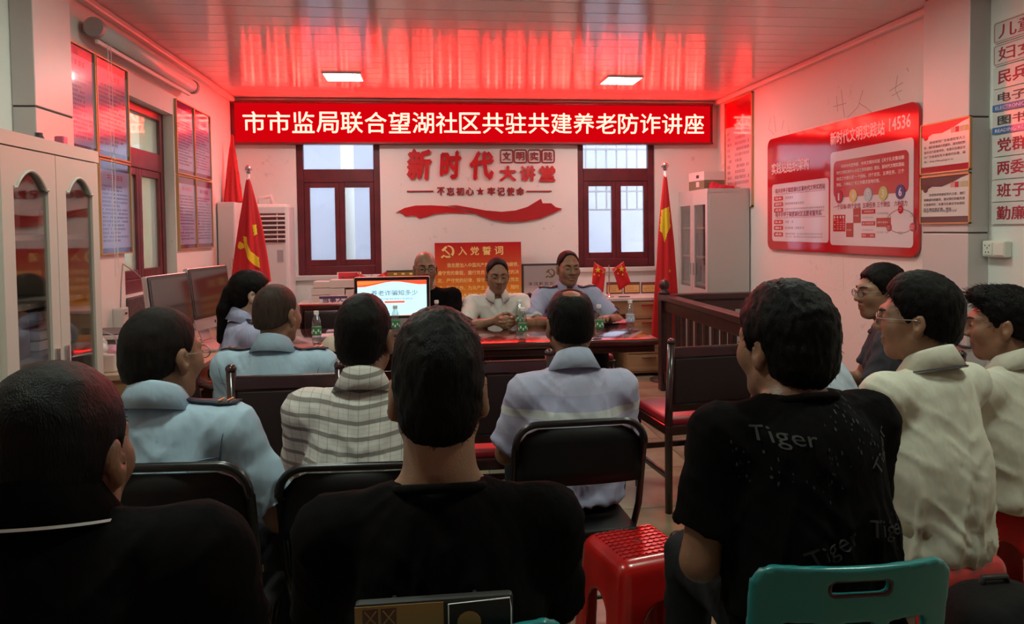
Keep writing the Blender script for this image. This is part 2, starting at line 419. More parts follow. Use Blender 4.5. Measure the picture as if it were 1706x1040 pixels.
def hand_prims(f, w, d, n, side, k=.006, s=1.0, curl=0.6, spread=.12):
    """wrist w, direction d of the fingers, palm normal n (pointing out of the palm), side = +1 thumb along n x d"""
    w = np.array(w, float); d = np.array(d, float); d /= np.linalg.norm(d); n = np.array(n, float); n -= d * (n @ d); n /= np.linalg.norm(n)
    t = np.cross(n, d) * side
    for i, (x, ln) in enumerate(((.030, .072), (.010, .079), (-.010, .074), (-.029, .058))):
        kn = w + (d * (.088 - .004 * abs(i - 1)) + t * x) * s
        f.cap(w + d * .012 * s + t * x * .55 * s, kn, .0155 * s, .0115 * s, .016)
        q, a = kn, curl * .45; dd = d + t * spread * (x / .03) * .5; dd /= np.linalg.norm(dd)
        for j, seg in enumerate((.45, .32, .23)):
            e = dd * math.cos(a) + n * math.sin(a); q2 = q + e * ln * seg * s
            f.cap(q, q2, (.0098 - .0009 * j) * s, (.0092 - .0009 * j) * s, k); q = q2; a += curl * (.85 if j == 0 else .6)
    b = w + (d * .022 + t * .026) * s; e1 = d * .62 + t * .62 + n * .42; e1 /= np.linalg.norm(e1); e2 = d * .85 + t * .2 + n * .45; e2 /= np.linalg.norm(e2)
    f.cap(w + d * .012 * s, b, .015 * s, .0145 * s, .014); f.cap(b, b + e1 * .042 * s, .0145 * s, .011 * s, .01); f.cap(b + e1 * .042 * s, b + e1 * .042 * s + e2 * .03 * s, .0108 * s, .0088 * s, .006)
def person(label, crown, Y, seat, yaw=0, lean=6, bulk=1.0, shw=.185, hs=1.0, head=(0, 0, 0), wr=None, elbow=(.45, -.55, -.7), shirt=None, skin=None, hair=None,
           style=None, sleeve=.62, hem=.03, slack=0.0, belly=0.0, trousers=None, shoes=None, knees=.13, vox=.0055, svox=.009, collar=None, curl=.6, fold=.010, hump=.0, feet=(.04, .04), group='seated people', palm=None, neckw=1.0, upr=0.0, nl=0.0, side=0.0, nkz=.135):
    """a seated figure; crown = pixel of the top of the head, Y = its distance; all lengths in metres"""
    top = onY(crown[0], crown[1], Y); al = R(lean); st = style or {}
    hh = (.118 + (st.get('top', .02) * .9 if hair else .0)) * hs
    t = np.array([0, math.sin(al), math.cos(al)])
    t = t + np.array([side, 0, 0]); t /= np.linalg.norm(t)
    Mh = rotm(R(head[0]), R(head[1]), R(head[2]))
    # head centre relative to the neck base
    nk = np.array([0, .028 + .05 * math.sin(al), nkz]) * hs
    upv = Mh @ np.array([0, 0, hh])
    T = (top[2] - upv[2] - nk[2] - (seat + .085)) / t[2]
    P0 = np.array([0, 0, seat + .085]); N = P0 + t * T; HC = N + nk
    Rz = np.array(Matrix.Rotation(R(yaw), 3, 'Z'))
    offw = Rz @ (HC + upv * np.array([1, 1, 0])); base = (top[0] - offw[0], top[1] - offw[1], 0)
    root = thing('person', label, 'person', base, R(yaw), group)
    hp = lambda p: HC + Mh @ (np.array(p) * hs)
    sh = {q: N - t * .072 + np.array([q * shw, .004 + .02 * math.sin(al), 0]) + np.array([0, 0, upr]) for q in (-1, 1)}
    wr = wr or {-1: (-.13, .40, seat + .19), 1: (.13, .40, seat + .19)}
    EL, WR = {}, {}
    for q in (-1, 1): EL[q], WR[q] = ik(sh[q], wr[q], .285, .25, (q * elbow[0], elbow[1], elbow[2]))
    # ---- skin: one continuous body
    pts = [hp((0, 0, .13)), hp((.1, 0, 0)), hp((-.1, 0, 0)), hp((0, .14, 0)), hp((0, -.13, 0)), P0 + t * T * .45]
    for q in (-1, 1): pts += [sh[q], EL[q], WR[q]]
    for q in (-1, 1):
        fd = WR[q] - EL[q]; fd /= np.linalg.norm(fd); pts += [WR[q] + fd * .19]
    pts = np.array(pts); f = Field(pts.min(0) - .075, pts.max(0) + .075, vox)
    f.cap(P0 + t * T * .45, N - t * (.125 * bulk + .05), .125 * bulk, .125 * bulk, .04, sc=(1, .72, 1))
    f.cap(sh[-1], sh[1], .045, .045, .05)
    for q in (-1, 1): f.cap(N - t * .012 + np.array([q * .02, -.006, 0]), sh[q] - np.array([q * .03, 0, 0]), .030, .032, .045)
    add_head(f, hp, Mh, hs, st.get('ear', 1.0))
    f.cap(N - t * .05, hp((0, -.020, -.055)), .058 * hs * neckw, .051 * hs * neckw, .022)
    for q in (-1, 1):
        f.cap(sh[q], EL[q], .050 * bulk ** .6, .040 * bulk ** .6, .02); f.cap(EL[q], EL[q] + (WR[q] - EL[q]) * .45, .040, .0385 * bulk ** .6, .02); f.cap(EL[q] + (WR[q] - EL[q]) * .4, WR[q], .038 * bulk ** .5, .0255, .03)
        fd = WR[q] - EL[q]; pn = (palm or {}).get(q, (0, .2, -1)); dd = fd / np.linalg.norm(fd); 
        if palm and ('d', q) in palm: dd = np.array(palm[('d', q)], float)
        hand_prims(f, WR[q], dd, pn, -q, s=1.0, curl=curl)
    P, F = f.verts()
    L = ((P - HC) @ Mh) / hs
    tint = np.exp(-((L[:, 0] / .021) ** 4 + ((L[:, 2] + .065) / .0115) ** 4)) * (L[:, 1] > .07)
    tint = np.maximum(tint, .25 * np.exp(-((L[:, 0] / .05) ** 4 + ((L[:, 2] + .085) / .035) ** 4)) * (L[:, 1] > .03) * st.get('stubble', .6))
    me = npmesh('body', P, F)
    at = me.attributes.new('tint', 'FLOAT', 'POINT')
    if len(me.vertices) == len(P): at.data.foreach_set('value', tint.astype(np.float32))
    obj('body', me, skin, root)
    # ---- hair, brows, eyes
    HM = Matrix([[*Mh[0], HC[0]], [*Mh[1], HC[1]], [*Mh[2], HC[2]], [0, 0, 0, 1]])
    if hair:
        h = obj('hair', hair_mesh(st, hs), hair, root); h.matrix_local = HM
    if st.get('face', True):
        for q in (-1, 1):
            a = MB().tube([(q * .014 * hs, .1015 * hs, .0245 * hs), (q * .030 * hs, .0945 * hs, .030 * hs), (q * .047 * hs, .079 * hs, .0265 * hs)], [.0034 * hs, .0042 * hs, .0020 * hs], 6).build('eyebrow', mat('brow hair', (.012, .010, .009), .6), root, smooth=True); a.matrix_local = HM
            a = MB().ball((q * .031 * hs,   .0925 * hs, .0015 * hs), .0058 * hs, 10, (2.0, .9, .62)).build('eye', mat('dark eye', (.02, .014, .011), .15), root, smooth=True); a.matrix_local = HM
    # ---- shirt
    pts = [P0 + [0, 0, -.10], N + t * .08]; E = {}
    for q in (-1, 1): E[q] = sh[q] + (EL[q] - sh[q]) * sleeve; pts += [sh[q], E[q]]
    pts = np.array(pts); f = Field(pts.min(0) - [.13 * bulk + .05, .21 + belly, .03], pts.max(0) + [.13 * bulk + .05, .21 + belly, .05], svox)
    w = bulk; hz = seat + hem
    cut = [((0, 0, hz), (0, 0, -1))]
    f.cap(P0 + np.array([0, .0, -.05]), P0 + t * T * .35 + np.array([0, -hump * .3, 0]), .172 * w + slack, .165 * w + slack * .6, .05, sc=(1, .74, 1), cut=cut)
    f.cap(P0 + t * T * .3 - np.array([0, hump * .3, 0]), N - t * (.160 * w + .045) - np.array([0, hump, 0]), .165 * w + slack * .5, .160 * w, .06, sc=(1, .70, 1), cut=cut)
    f.ell(N - t * .125 - np.array([0, .004 + hump, 0]), (.150 * w + (shw - .185) * .6, .098 * w, .105), .045)
    f.ell(N - t * .052 + np.array([0, -.014, 0]), (.098, .082, .062), .035)
    if belly: f.ell(P0 + t * T * .30 + np.array([0, .06, 0]), (.16 * w, .08 + belly, .13), .06)
    f.cap(sh[-1] * 1.0, sh[1] * 1.0, .055 * w ** .5, None, .05)
    for q in (-1, 1): f.cap(N - t * .042 + np.array([q * .05, -.010, 0]), sh[q], .034, .048 * w ** .5, .03)
    for q in (-1, 1):
        d = E[q] - sh[q]; d /= np.linalg.norm(d); r0 = .060 * w ** .6; r1 = (.066 + slack * .2) * w ** .6
        f.cap(sh[q], E[q] + d * .08, r0, r1, .045, cut=[(E[q], d)])
        f.cap(E[q] - d * .004, E[q] + d * .1, r1 - .020, None, .004, 's')
    f.cap(N + t * (.030 + nl) + np.array([0, .014, 0]), hp((0, -.01, -.04)), .066 * hs * neckw, .085, .012, 's')
    P, F = f.verts(); Nn = vnormals(P, F)
    # folds: vertical drape in the lower half, crossing creases near the arms and waist
    z = np.clip((P[:, 2] - seat) / max(T, .1), 0, 1); ang = np.arctan2(P[:, 0], P[:, 1])
    sd0 = crown[0] * .37
    a1 = (1 - np.abs(2 * vnoise(np.stack([ang * 3.6 + 7 + sd0 + P[:, 2] * 2.5, P[:, 2] * 4, P[:, 1] * 2 + 5], 1)) - 1)) ** 2 - .4
    rg = lambda n: 1 - np.abs(2 * n - 1)
    a2 = rg(vnoise(np.stack([P[:, 0] * 9 + P[:, 2] * 12, P[:, 1] * 7 + 3, P[:, 2] * 16 - np.abs(P[:, 0]) * 20 + 4], 1))) ** 2 - .4
    a3 = vnoise(P * np.array([22, 14, 34]) + 11 + sd0) - .5
    amp = (1.15 - z) * np.clip((P[:, 2] - hz) / .02, 0, 1)
    P = P + Nn * (fold * (a1 * 2.2 * amp + a2 * 1.1 * (.25 + .75 * np.clip(1.25 - z, 0, 1)) + a3 * .45 * amp))[:, None]
    sm = npmesh('shirt', P, F); so = obj('shirt', sm, shirt, root)
    # ---- trousers and shoes
    if trousers:
        hipz = seat + .085; lo = []; kn = {}; an = {}
        for i, q in enumerate((-1, 1)):
            kn[q] = np.array([q * knees, .42, max(.46, min(seat + .07, .53))]); an[q] = np.array([q * (knees + .0), .42 + feet[i], .085]); lo += [kn[q], an[q]]
        lo = np.array(lo + [P0])
        f = Field(lo.min(0) - [.20, .16, .03], lo.max(0) + [.20, .10, .12], .012)
        f.cap(P0 + [-.06, .0, -.01], P0 + [.06, .0, -.01], .105 * w, None, .03, sc=(1.1, 1, 1), cut=[((0, 0, seat + .004), (0, 0, -1))])
        for q in (-1, 1):
            f.cap((q * .088, .02, seat + .082), kn[q] - [0, .01, .0], .086 * w ** .7, .066, .03); f.cap(kn[q], an[q] + [0, -.02, -.01], .068, .058, .03, cut=[((0, 0, .075), (0, 0, -1))])
        f.D += 0
        P, F = f.verts(); Nn = vnormals(P, F); P = P + Nn * ((vnoise(P * np.array([16, 22, 26])) - .5) * .014)[:, None]
        obj('trousers', npmesh('trousers', P, F), trousers, root)
        for q in (-1, 1):
            a = an[q]; f = Field((a[0] - .07, a[1] - .12, -.01), (a[0] + .07, a[1] + .24, .13), .010)
            f.cap((a[0], a[1] - .04, .045), (a[0] + q * .015, a[1] + .14, .038), .046, .040, .02, cut=[((0, 0, .002), (0, 0, -1))]); f.cap((a[0], a[1] - .025, .05), (a[0], a[1] - .02, .10), .044, .046, .02)
            obj('shoe', f.mesh('shoe'), shoes or mat('black shoe', (.02, .018, .018), .4), root)
    info = dict(root=root, N=N, t=t, sh=sh, EL=EL, WR=WR, HC=HC, Mh=Mh, HM=HM, hs=hs, shirt=so, P0=P0, T=T, seat=seat, bulk=bulk, base=base, yaw=yaw, w=w)
    info['bvh'] = BVHTree.FromPolygons([tuple(p) for p in P_of(sm)], [tuple(p.vertices) for p in sm.polygons])
    if collar: add_collar(info, **collar)
    return info
def P_of(me):
    a = np.zeros(len(me.vertices) * 3, np.float32); me.vertices.foreach_get('co', a); return a.reshape(-1, 3).astype(float)
def add_collar(I, m=None, kind='fold', stripe=None, h=.048, open_=.4, r=.070, lift=0.006, sm_=None):
    N, t, hs = I['N'], I['t'], I['hs']; root = I['root']
    nrm = np.array([0, .22, .97]); 
    def ringp(ph, rad, z):  # ph = 0 at the back
        x = math.sin(ph) * rad; y = -math.cos(ph) * rad * 1.10 - .008; dip = -.062 * (1 - math.cos(ph)) / 2
        return N + np.array([x, y + .02 * math.sin(R(8)), z + dip + .004 + lift])
    n = 40
    if kind == 'crew':
        ps = [ringp(2 * PI * i / n, r * 1.04, .004) for i in range(n)]
        MB().tube(ps, .009, 8, closed=True).build('neckband', m, root, smooth=True); return
    A = []; pr = PI - open_ * .5
    for i in range(n + 1):
        ph = -pr + 2 * pr * i / n; e = abs(ph) / pr; tip = max(0, (e - .72) / .28)
        r_ = r * .82; prof = [(r_ * .96, .0), (r_ * .96, .062), (r_ * 1.02, .068), (r_ * 1.10, .060), (r_ * 1.10 + .031 + .010 * tip, .052 - h - .02 * tip), (r_ * 1.10 + .022 + .010 * tip, .050 - h - .016 * tip), (r_ * 1.03, .050)]
        A.append([ringp(ph, a, b) for a, b in prof])
    mb = MB(); mb.grid(A); o = mb.build('collar', m, root, smooth=True)
    if stripe:
        q = MB().grid([[A[i][4] + (A[i][3] - A[i][4]) * s_ + (A[i][4] - I['N']) * .035 * np.array([1, 1, 0]) for s_ in (.06, .12)] for i in range(n + 1)]).build('stripe', stripe, o, smooth=True)
def cast(I, p, d):
    h = I['bvh'].ray_cast(Vector(p), Vector(d)); return h
def epaulette(I, m, gold, bars=2, stars=0):
    N, sh = I['N'], I['sh']
    for q in (-1, 1):
        A = []
        for i in range(7):
            row = []
            for j in range(4):
                p = N + (sh[q] - N) * (.40 + .72 * i / 6); p = p + np.array([0, -.022 + .044 * j / 3 + .004, .25]); h = cast(I, p, (0, 0, -1))
                row.append((np.array(h[0]) if h[0] else p - [0, 0, .25]) + [0, 0, .005])
            A.append(row)
        o = MB().grid(A).build('epaulette', m, I['root'], smooth=True)
        sd = o.modifiers.new('thick', 'SOLIDIFY'); sd.thickness = .004; sd.offset = 1
        mb = MB(); k = 0
        for b in range(bars):
            i = 4 + b * 1.2; p = (A[int(i)][1] + A[int(i)][2]) / 2; mb.box((p[0], p[1], p[2] + .006), (.005, .036, .003)); k = 1
        for b in range(stars):
            p = (A[2 + b * 3][1] + A[2 + b * 3][2]) / 2; mb.lathe([(.010, 0), (.007, .004), (.002, .006)], (p[0], p[1], p[2] + .003), 10); k = 1
        if k: mb.build('insignia', gold, o)
def glasses(I, m, r=.021, rim=.0016, lens=True):
    s = I['hs']; g = MB(); P = lambda x, y, z: (x * s, y * s, z * s)
    for q in (-1, 1):
        g.tube([P(q * .033 + r * 1.12 * math.cos(a), .110 - abs(q * .033 + r * math.cos(a)) * .10, .000 + r * .8 * math.sin(a)) for a in [2 * PI * i / 20 for i in range(20)]], rim * s, 6, closed=True)
        g.tube([P(q * .056, .104, .004), P(q * .078, .07, .004), P(q * .083, .0, .006), P(q * .080, -.02, -.004)], rim * s, 6)
    g.tube([P(-.011, .109, .003), P(0, .113, .006), P(.011, .109, .003)], rim * s, 6)
    o = g.build('eyeglasses', m, I['root'], smooth=True); o.matrix_local = I['HM']
    if lens:
        for q in (-1, 1):
            l = MB(); l.bm.faces.new([l.bm.verts.new(P(q * .033 + r * 1.1 * math.cos(a), .110 - abs(q * .033 + r * math.cos(a)) * .10, r * .78 * math.sin(a))) for a in [2 * PI * i / 20 for i in range(20)]])
            l.build('lens', glass('spectacle glass', (.95, .97, .97), .10), o)
def decal_text(I, body, m, x0, z0, w, h, rot=0.0, back=True, bold=.0, name='print', lift=.006):
    """lettering laid on the shirt back (or front), local x,z of its centre"""
    co, fs = textmesh(body, bold, 0.0, 2); lo, hi = co.min(0), co.max(0); q = (co - lo) / np.maximum(hi - lo, 1e-6) - .5
    V = []; sgn = -1 if back else 1
    for a, b, c in q:
        x = a * w; z = b * h; x, z = x * math.cos(rot) - z * math.sin(rot), x * math.sin(rot) + z * math.cos(rot)
        if not back: x = -x
        hit = cast(I, (x0 + x, sgn * .6, z0 + z), (0, -sgn, 0))
        V.append((x0 + x, (hit[0].y if hit[0] else 0) + sgn * lift, z0 + z))
    me = bpy.data.meshes.new(name); me.from_pydata(V, [], fs); me.update(); return obj(name, me, m, I['root'])
def decal_mask(bvh, root, mask, m, u0, u1, v0, v1, step, fn, d, name='print', lift=.003):
    """flat patch (mask(u,v) true) laid on a surface by casting rays from fn(u,v) along d"""
    nu, nv = int((u1 - u0) / step), int((v1 - v0) / step); V, F, ix = [], [], {}
    def vid(i, j):
        if (i, j) in ix: return ix[i, j]
        p = Vector(fn(u0 + i * step, v0 + j * step)); h = bvh.ray_cast(p, Vector(d))
        if h[0] is None: ix[i, j] = None; return None
        V.append(tuple(h[0] - Vector(d) * lift)); ix[i, j] = len(V) - 1; return ix[i, j]
    for i in range(nu):
        for j in range(nv):
            if mask(u0 + (i + .5) * step, v0 + (j + .5) * step):
                q = [vid(i, j), vid(i + 1, j), vid(i + 1, j + 1), vid(i, j + 1)]
                if None not in q: F.append(q)
    me = bpy.data.meshes.new(name); me.from_pydata(V, [], F); me.update(); return tag(obj(name, me, m, root), kind='stuff' if name == 'print' else None)

def seam(I, pts, m, r=.0016, name='seam', front=False):
    """stitched seam laid on the shirt back through local (x, z) points"""
    P = []; sg = 1 if front else -1
    for (a, b), (c, d) in zip(pts, pts[1:]):
        for k in range(10):
            x, z = a + (c - a) * k / 10, b + (d - b) * k / 10; h = cast(I, (x, sg * .7, z), (0, -sg, 0))
            if h[0]: P.append((x, h[0].y + sg * .0005, z))
    if len(P) > 3: MB().tube(P, r, 5).build(name, m, I['root'], smooth=True)
# ------------------------------------------------------------------ room
WHITE = mat('wall paint', (.80, .78, .75), .75, bump=.15, bscale=25, var=.10, vscale=2.2)
def stained(name, base, dark, sc, thr):
    m = mat(name, base, .75, bump=.12, bscale=30); nt = m.node_tree; b = nt.nodes['Principled BSDF']
    tc = nt.nodes.new('ShaderNodeTexCoord'); n = nt.nodes.new('ShaderNodeTexNoise'); n.inputs['Scale'].default_value = sc; n.inputs['Detail'].default_value = 8; n.inputs['Roughness'].default_value = .65
    n3 = nt.nodes.new('ShaderNodeTexNoise'); n3.inputs['Scale'].default_value = sc * 5; n3.inputs['Detail'].default_value = 6
    mm = nt.nodes.new('ShaderNodeMath'); mm.operation = 'MULTIPLY'
    r = nt.nodes.new('ShaderNodeValToRGB'); r.color_ramp.elements[0].position = thr; r.color_ramp.elements[1].position = thr + .12
    r.color_ramp.elements[0].color = (*base, 1); r.color_ramp.elements[1].color = (*dark, 1)
    nt.links.new(tc.outputs['Object'], n.inputs[0]); nt.links.new(tc.outputs['Object'], n3.inputs[0])
    nt.links.new(n.outputs[0], mm.inputs[0]); nt.links.new(n3.outputs[0], mm.inputs[1]); nt.links.new(mm.outputs[0], r.inputs[0]); nt.links.new(r.outputs[0], b.inputs['Base Color']); return m
PLASTER = stained('old plaster', (.80, .78, .74), (.55, .53, .50), 2.6, .36)
def struct(name, mb, m, parent=None):
    o = mb.build(name, m, parent)
    if parent is None: tag(o, kind='structure')
    return o
def wall_open(name, fn, u0, u1, holes, m, t=.24, v1=ZC):
    """wall with rectangular holes (ua, ub, va, vb), holes sorted by u"""
    mb = MB(); u = u0
    def bx(a, b, c, d):
        if b - a > 1e-4 and d - c > 1e-4: mb.span(fn(a, c, 0), fn(b, d, -t))
    for a, b, c, d in holes: bx(u, a, 0, v1); bx(a, b, 0, c); bx(a, b, d, v1); u = b
    bx(u, u1, 0, v1); return struct(name, mb, m)
WIN2, WIN3 = (-1.256, -.451, .99, 2.33), (1.528, 2.335, 1.02, 2.33)
WIN1 = (4.76, 5.71, 1.03, 2.29)
wall_open('wall_back', FB, XL - .3, XR + .3, [WIN2, WIN3], PLASTER)
wall_open('wall_left', FL, YF, YB, [WIN1], PLASTER)
wr_ = wall_open('wall_right', FR, -YB, -YF, [], PLASTER)
# the wall behind the viewer
wall_open('wall_front', lambda u, v, d: (u, YF + d, v), XL - .3, XR + .3, [], PLASTER)
SCUFF = mat('pencil scuff', (.42, .36, .35), .9); CRACK = mat('panel crack', (.46, .42, .38), .9)
def mark(L, m, r=.003):
    P = [onX(a, b, XR + .0015) for a, b in L]; MB().tube([tuple(p) for p in P], r, 5).build('scuff', m, wr_)
for L in ([(1284, 196), (1281, 215), (1290, 224)], [(1290, 193), (1293, 220)], [(1306, 200), (1303, 216)], [(1394, 160), (1396, 186)], [(1402, 150), (1407, 195)], [(1388, 178), (1410, 172)], [(1438, 150), (1430, 178), (1412, 196)], [(1432, 172), (1444, 180), (1456, 190)], [(1496, 126), (1492, 150), (1500, 168)], [(1482, 152), (1505, 137)], [(1486, 160), (1503, 150)], [(1511, 113), (1514, 119)]): mark(L, SCUFF)
for L in ([(1340, 470), (1405, 484)], [(1405, 428), (1406, 484)], [(1384, 430), (1385, 441)], [(1409, 498), (1410, 506)], [(1380, 452), (1386, 456)]): mark(L, CRACK, .002)
# floor: stone tiles
fl = struct('floor', MB().span((XL - .3, YF - 1.5, -.06), (XR + .3, YB + .3, -.006)), mat('grout', (.16, .13, .11), .9))
TILES = [mat('floor tile %d' % i, c, .32, var=.45, vscale=5, bump=.05, bscale=14, col2=d) for i, (c, d) in enumerate((((.36, .31, .22), (.20, .15, .09)), ((.33, .30, .24), (.19, .15, .10)), ((.38, .31, .20), (.24, .17, .09))))]
tm = [MB().span((-.298, -.298, -.008), (.298, .298, 0), .002).mesh('tile') for _ in TILES]
for a, b in zip(tm, TILES): a.materials.append(b)
for i in range(9):
    for j in range(17):
        o = obj('tile', tm[(i * 7 + j * 3) % 3], None, fl, (XL + .08 + .6 * i, YF + .1 + .6 * j, 0))
# ceiling: glossy plastic strips laid across the room
CEIL = mat('ceiling strip', (.70, .66, .63), .10, spec=.9, bump=.075, bscale=3.0, stretch=(.35, 60, 1), coat=.0)
CEIL.node_tree.nodes['Principled BSDF'].inputs['Anisotropic'].default_value = 0.0
ce = struct('ceiling', MB().span((XL - .3, YF - .3, ZC + .018), (XR + .3, YB + .3, ZC + .08)), mat('ceiling gap', (.10, .08, .08), .8))
sm = MB().box((0, 0, .009), (XR - XL, .1965, .018), .003, seg=1).mesh('ceiling_strip'); sm.materials.append(CEIL)
for j in range(48): obj('ceiling_strip', sm, None, ce, ((XL + XR) / 2, YB - .1 - .2 * j, ZC))
TRIM = mat('white moulding', (.74, .70, .68), .4)
def trim(name, a, b):
    struct(name, MB().span(a, b, .012), TRIM)
trim('trim_1', (XL, YF, ZC - .045), (XL + .05, YB, ZC)); trim('trim_2', (XR - .05, YF, ZC - .045), (XR, YB, ZC)); trim('trim_3', (XL, YB - .05, ZC - .03), (XR, YB, ZC))
# clad pillars
CLAD = mat('pillar cladding', (.58, .54, .53), .36, spec=.8, bump=.03, bscale=4)
def pillar(name, x0, x1, y0, y1, seams):
    p = struct(name, MB().span((x0 + .004, y0 + .004, 0), (x1 - .004, y1 - .004, ZC)), mat('seam shadow gap', (.06, .05, .05), .8)); z = 0
    for s in seams + [ZC]:
        MB().span((x0, y0, z + .004), (x1, y1, s - .004), .004).build('panel', CLAD, p); z = s
pillar('trim_4', XL, -1.74, 3.57, 3.93, [1.0, 2.0]); pillar('trim_5', 2.88, XR, 3.66, 4.03, [.55, 1.37, 1.99])
# windows: dark red wooden frames
WOOD = mat('red brown window paint', (.150, .019, .028), .38, var=.35, vscale=8, bump=.06, bscale=20)
PANE_F = glass('frosted pane', (.92, .95, 1), .05, frost=.14); PANE = glass('clear pane', (.95, .97, 1), .06, frost=.12)
PANE_L = glass('beige pane', (.92, .86, .66), .05, frost=.25)
def window(name, fn, w, rows, pane, dep=-.10, sill=None, slide=False):
    u0, u1, v0, v1 = w; f = lambda a, b, c, d, t0=-.03, t1=.03: (fn(a, c, dep + t0), fn(b, d, dep + t1))
    root = thing(name, None, None, (0, 0, 0), 0, None, 'structure')
    fr = MB(); J = .065
    for a in ((u0, u0 + J, v0, v1), (u1 - J, u1, v0, v1), (u0 + J, u1 - J, v1 - .06, v1), (u0 + J, u1 - J, v0, v0 + .09)): fr.span(*f(*a), .006)
    tr = rows
    fr.span(*f(u0 + J, u1 - J, tr, tr + .13), .006); fr.build('window_frame', WOOD, root)
    p = MB().span(*f(u0 + J, u1 - J, tr + .13, v1 - .06, -.004, .004)).build('pane', pane, root)
    mid = (u0 + u1) / 2
    for k, (a, b) in enumerate(((u0 + J, mid), (mid, u1 - J))):
        s = MB(); g = .055; e = (-.035, .022) if (slide and k) else (-.022, .022)
        for q in ((a, a + g, v0 + .09, tr), (b - g + .012, b, v0 + .09, tr), (a + g, b - g + .012, tr - .05, tr), (a + g, b - g + .012, v0 + .09, v0 + .15)): s.span(*f(*q, *e), .005)
        so = s.build('sash', WOOD, root); MB().span(*f(a + g, b - g + .012, v0 + .15, tr - .05, -.004, .004)).build('pane', pane, so)
    if sill: MB().span(fn(u0 - .03, v0 - .05, -.12), fn(u1 + .03, v0, sill), .008).build('window_sill', mat('window sill', (.62, .60, .57), .6), root)
    return root
window('window_2', FB, WIN2, 1.90, PANE_F, -.06, .03); window('window_3', FB, WIN3, 1.90, PANE, -.06, .03)
window('window_1', FL, WIN1, 1.86, PANE_L, -.10, None, True)
MB().span(FL(WIN1[0], WIN1[2] - .14, -.2), FL(WIN1[1] - .28, WIN1[2] - .005, .015), .01).build('window_sill', mat('dark stone sill', (.10, .08, .08), .5, var=.5, vscale=30), bpy.data.objects['window_1'])
# outside: a narrow lane with a pale neighbouring wall, paving and a white window grille
OUT = mat('neighbour wall', (.58, .59, .66), .85, var=.12, vscale=2.0)
struct('wall_outside', MB().span((-3.4, 9.0, -.3), (4.5, 9.2, 3.6)), OUT)
struct('wall_lane', MB().span((-3.2, 2.5, -.3), (-3.0, 8.0, 3.4)), mat('beige lane wall', (.58, .52, .38), .85, var=.3, vscale=3))
struct('ground_outside', MB().span((-6, YB + .3, -.3), (6, 12, -.06)), mat('lane paving', (.45, .44, .42), .9))
struct('ground_lane', MB().span((-4.2, 0, -.3), (XL - .3, YB + .3, -.06)), MATS['lane paving'])
struct('ground_doorway', MB().span((-3, -8, -.3), (5, YF - .3, -.012)), MATS['lane paving'])
o = MB().tube([(-.90, 8.7, -.1), (-.90, 8.7, 3.5)], .075, 14).build('drain_pipe', mat('cream pipe', (.80, .77, .62), .5), None, smooth=True)
tag(o, 'cream vertical drainpipe seen through the window beside the lettering', 'pipe')
g = thing('window_grille', 'white barred security grille outside the window by the flag', 'grille', (0, 0, 0))
GW = mat('white painted bar', (.85, .85, .85), .5)
for i in range(9): MB().tube([(1.50 + .115 * i, 7.95, 1.62), (1.50 + .115 * i, 7.95, 2.6)], .011, 8).build('bar', GW, g)
for z in (1.62, 1.82, 1.90, 2.28): MB().span((1.46, 7.935, z - .010), (2.46, 7.965, z + .010)).build('bar', GW, g)
for x in (1.50, 2.42):
    for z in (1.62, 2.28): MB().tube([(x, YB + .23, z), (x, 7.95, z)], .010, 8).build('bracket', GW, g)
# ------------------------------------------------------------------ ceiling lamps
LAMPF = mat('lamp frame', (.85, .85, .85), .4)
def lamp(x, y, s, label, col=(1.0, .97, .92)):
    t = thing('ceiling_light', label, 'light', (x, y, ZC), 0, 'ceiling panel lights')
    mb = MB(); w, b = .16, .014
    for a, c in (((-w, -w), (w, -w + b)), ((-w, w - b), (w, w)), ((-w, -w + b), (-w + b, w - b)), ((w - b, -w + b), (w, w - b))): mb.span((a[0], a[1], -.012), (c[0], c[1], .0))
    mb.build('frame', LAMPF, t)
    MB().span((-w + b, -w + b, -.007), (w - b, w - b, -.001)).build('diffuser', emis('lamp glow %g %g' % (s, col[0]), col, s), t)
lamp(-.67, 6.32, LAMP_FAR, 'lit square ceiling lamp nearer the barred left window'); lamp(1.70, 6.34, LAMP_FAR, 'lit square ceiling lamp nearer the red wall board')
for x in (-.67, 1.70):
    for y, s, w in ((3.6, LAMP_MID, 'middle'), (1.55, LAMP_NEAR, 'near')): lamp(x, y, s, 'square ceiling lamp of the %s row on the %s side' % (w, 'window' if x < 0 else 'board'), (.86, 1.0, .84))
# ------------------------------------------------------------------ the moving-message sign
LEDR = emis('led red ground', (1.0, .001, .006), LED_BOARD); LEDT = emis('led letter', (1.0, .0195, .0140), LED_TEXT)
sg = thing('led_sign', 'long red electronic message sign over the windows with glowing characters', 'sign', (0, 0, 0))
MB().span((-1.84, 7.33, 2.262), (2.925, 7.398, 2.672), .004).build('case', mat('sign case', (.14, .008, .012), .35), sg)
MB().span((-1.80, 7.324, 2.285), (2.895, 7.33, 2.650)).build('display', LEDR, sg)
for z in (2.262, 2.672): MB().span((-1.84, 7.315, z - (.0 if z < 2.5 else .022)), (2.925, 7.335, z + (.022 if z < 2.5 else 0)), .003).build('edge_strip', mat('sign edge', (.20, .012, .016), .3), sg)
led = '市市监局联合望湖社区共驻共建养老防诈讲座'; p0, p1 = onY(398, 0, 7.32)[0], onY(1174, 0, 7.32)[0]; pitch = (p1 - p0) / len(led)
for i, ch in enumerate(led):
    text(ch, LEDT, sg, off(FB, .076), p0 + pitch * (i + .03), 2.368, pitch * .92, .205, .002, .007, 'character')
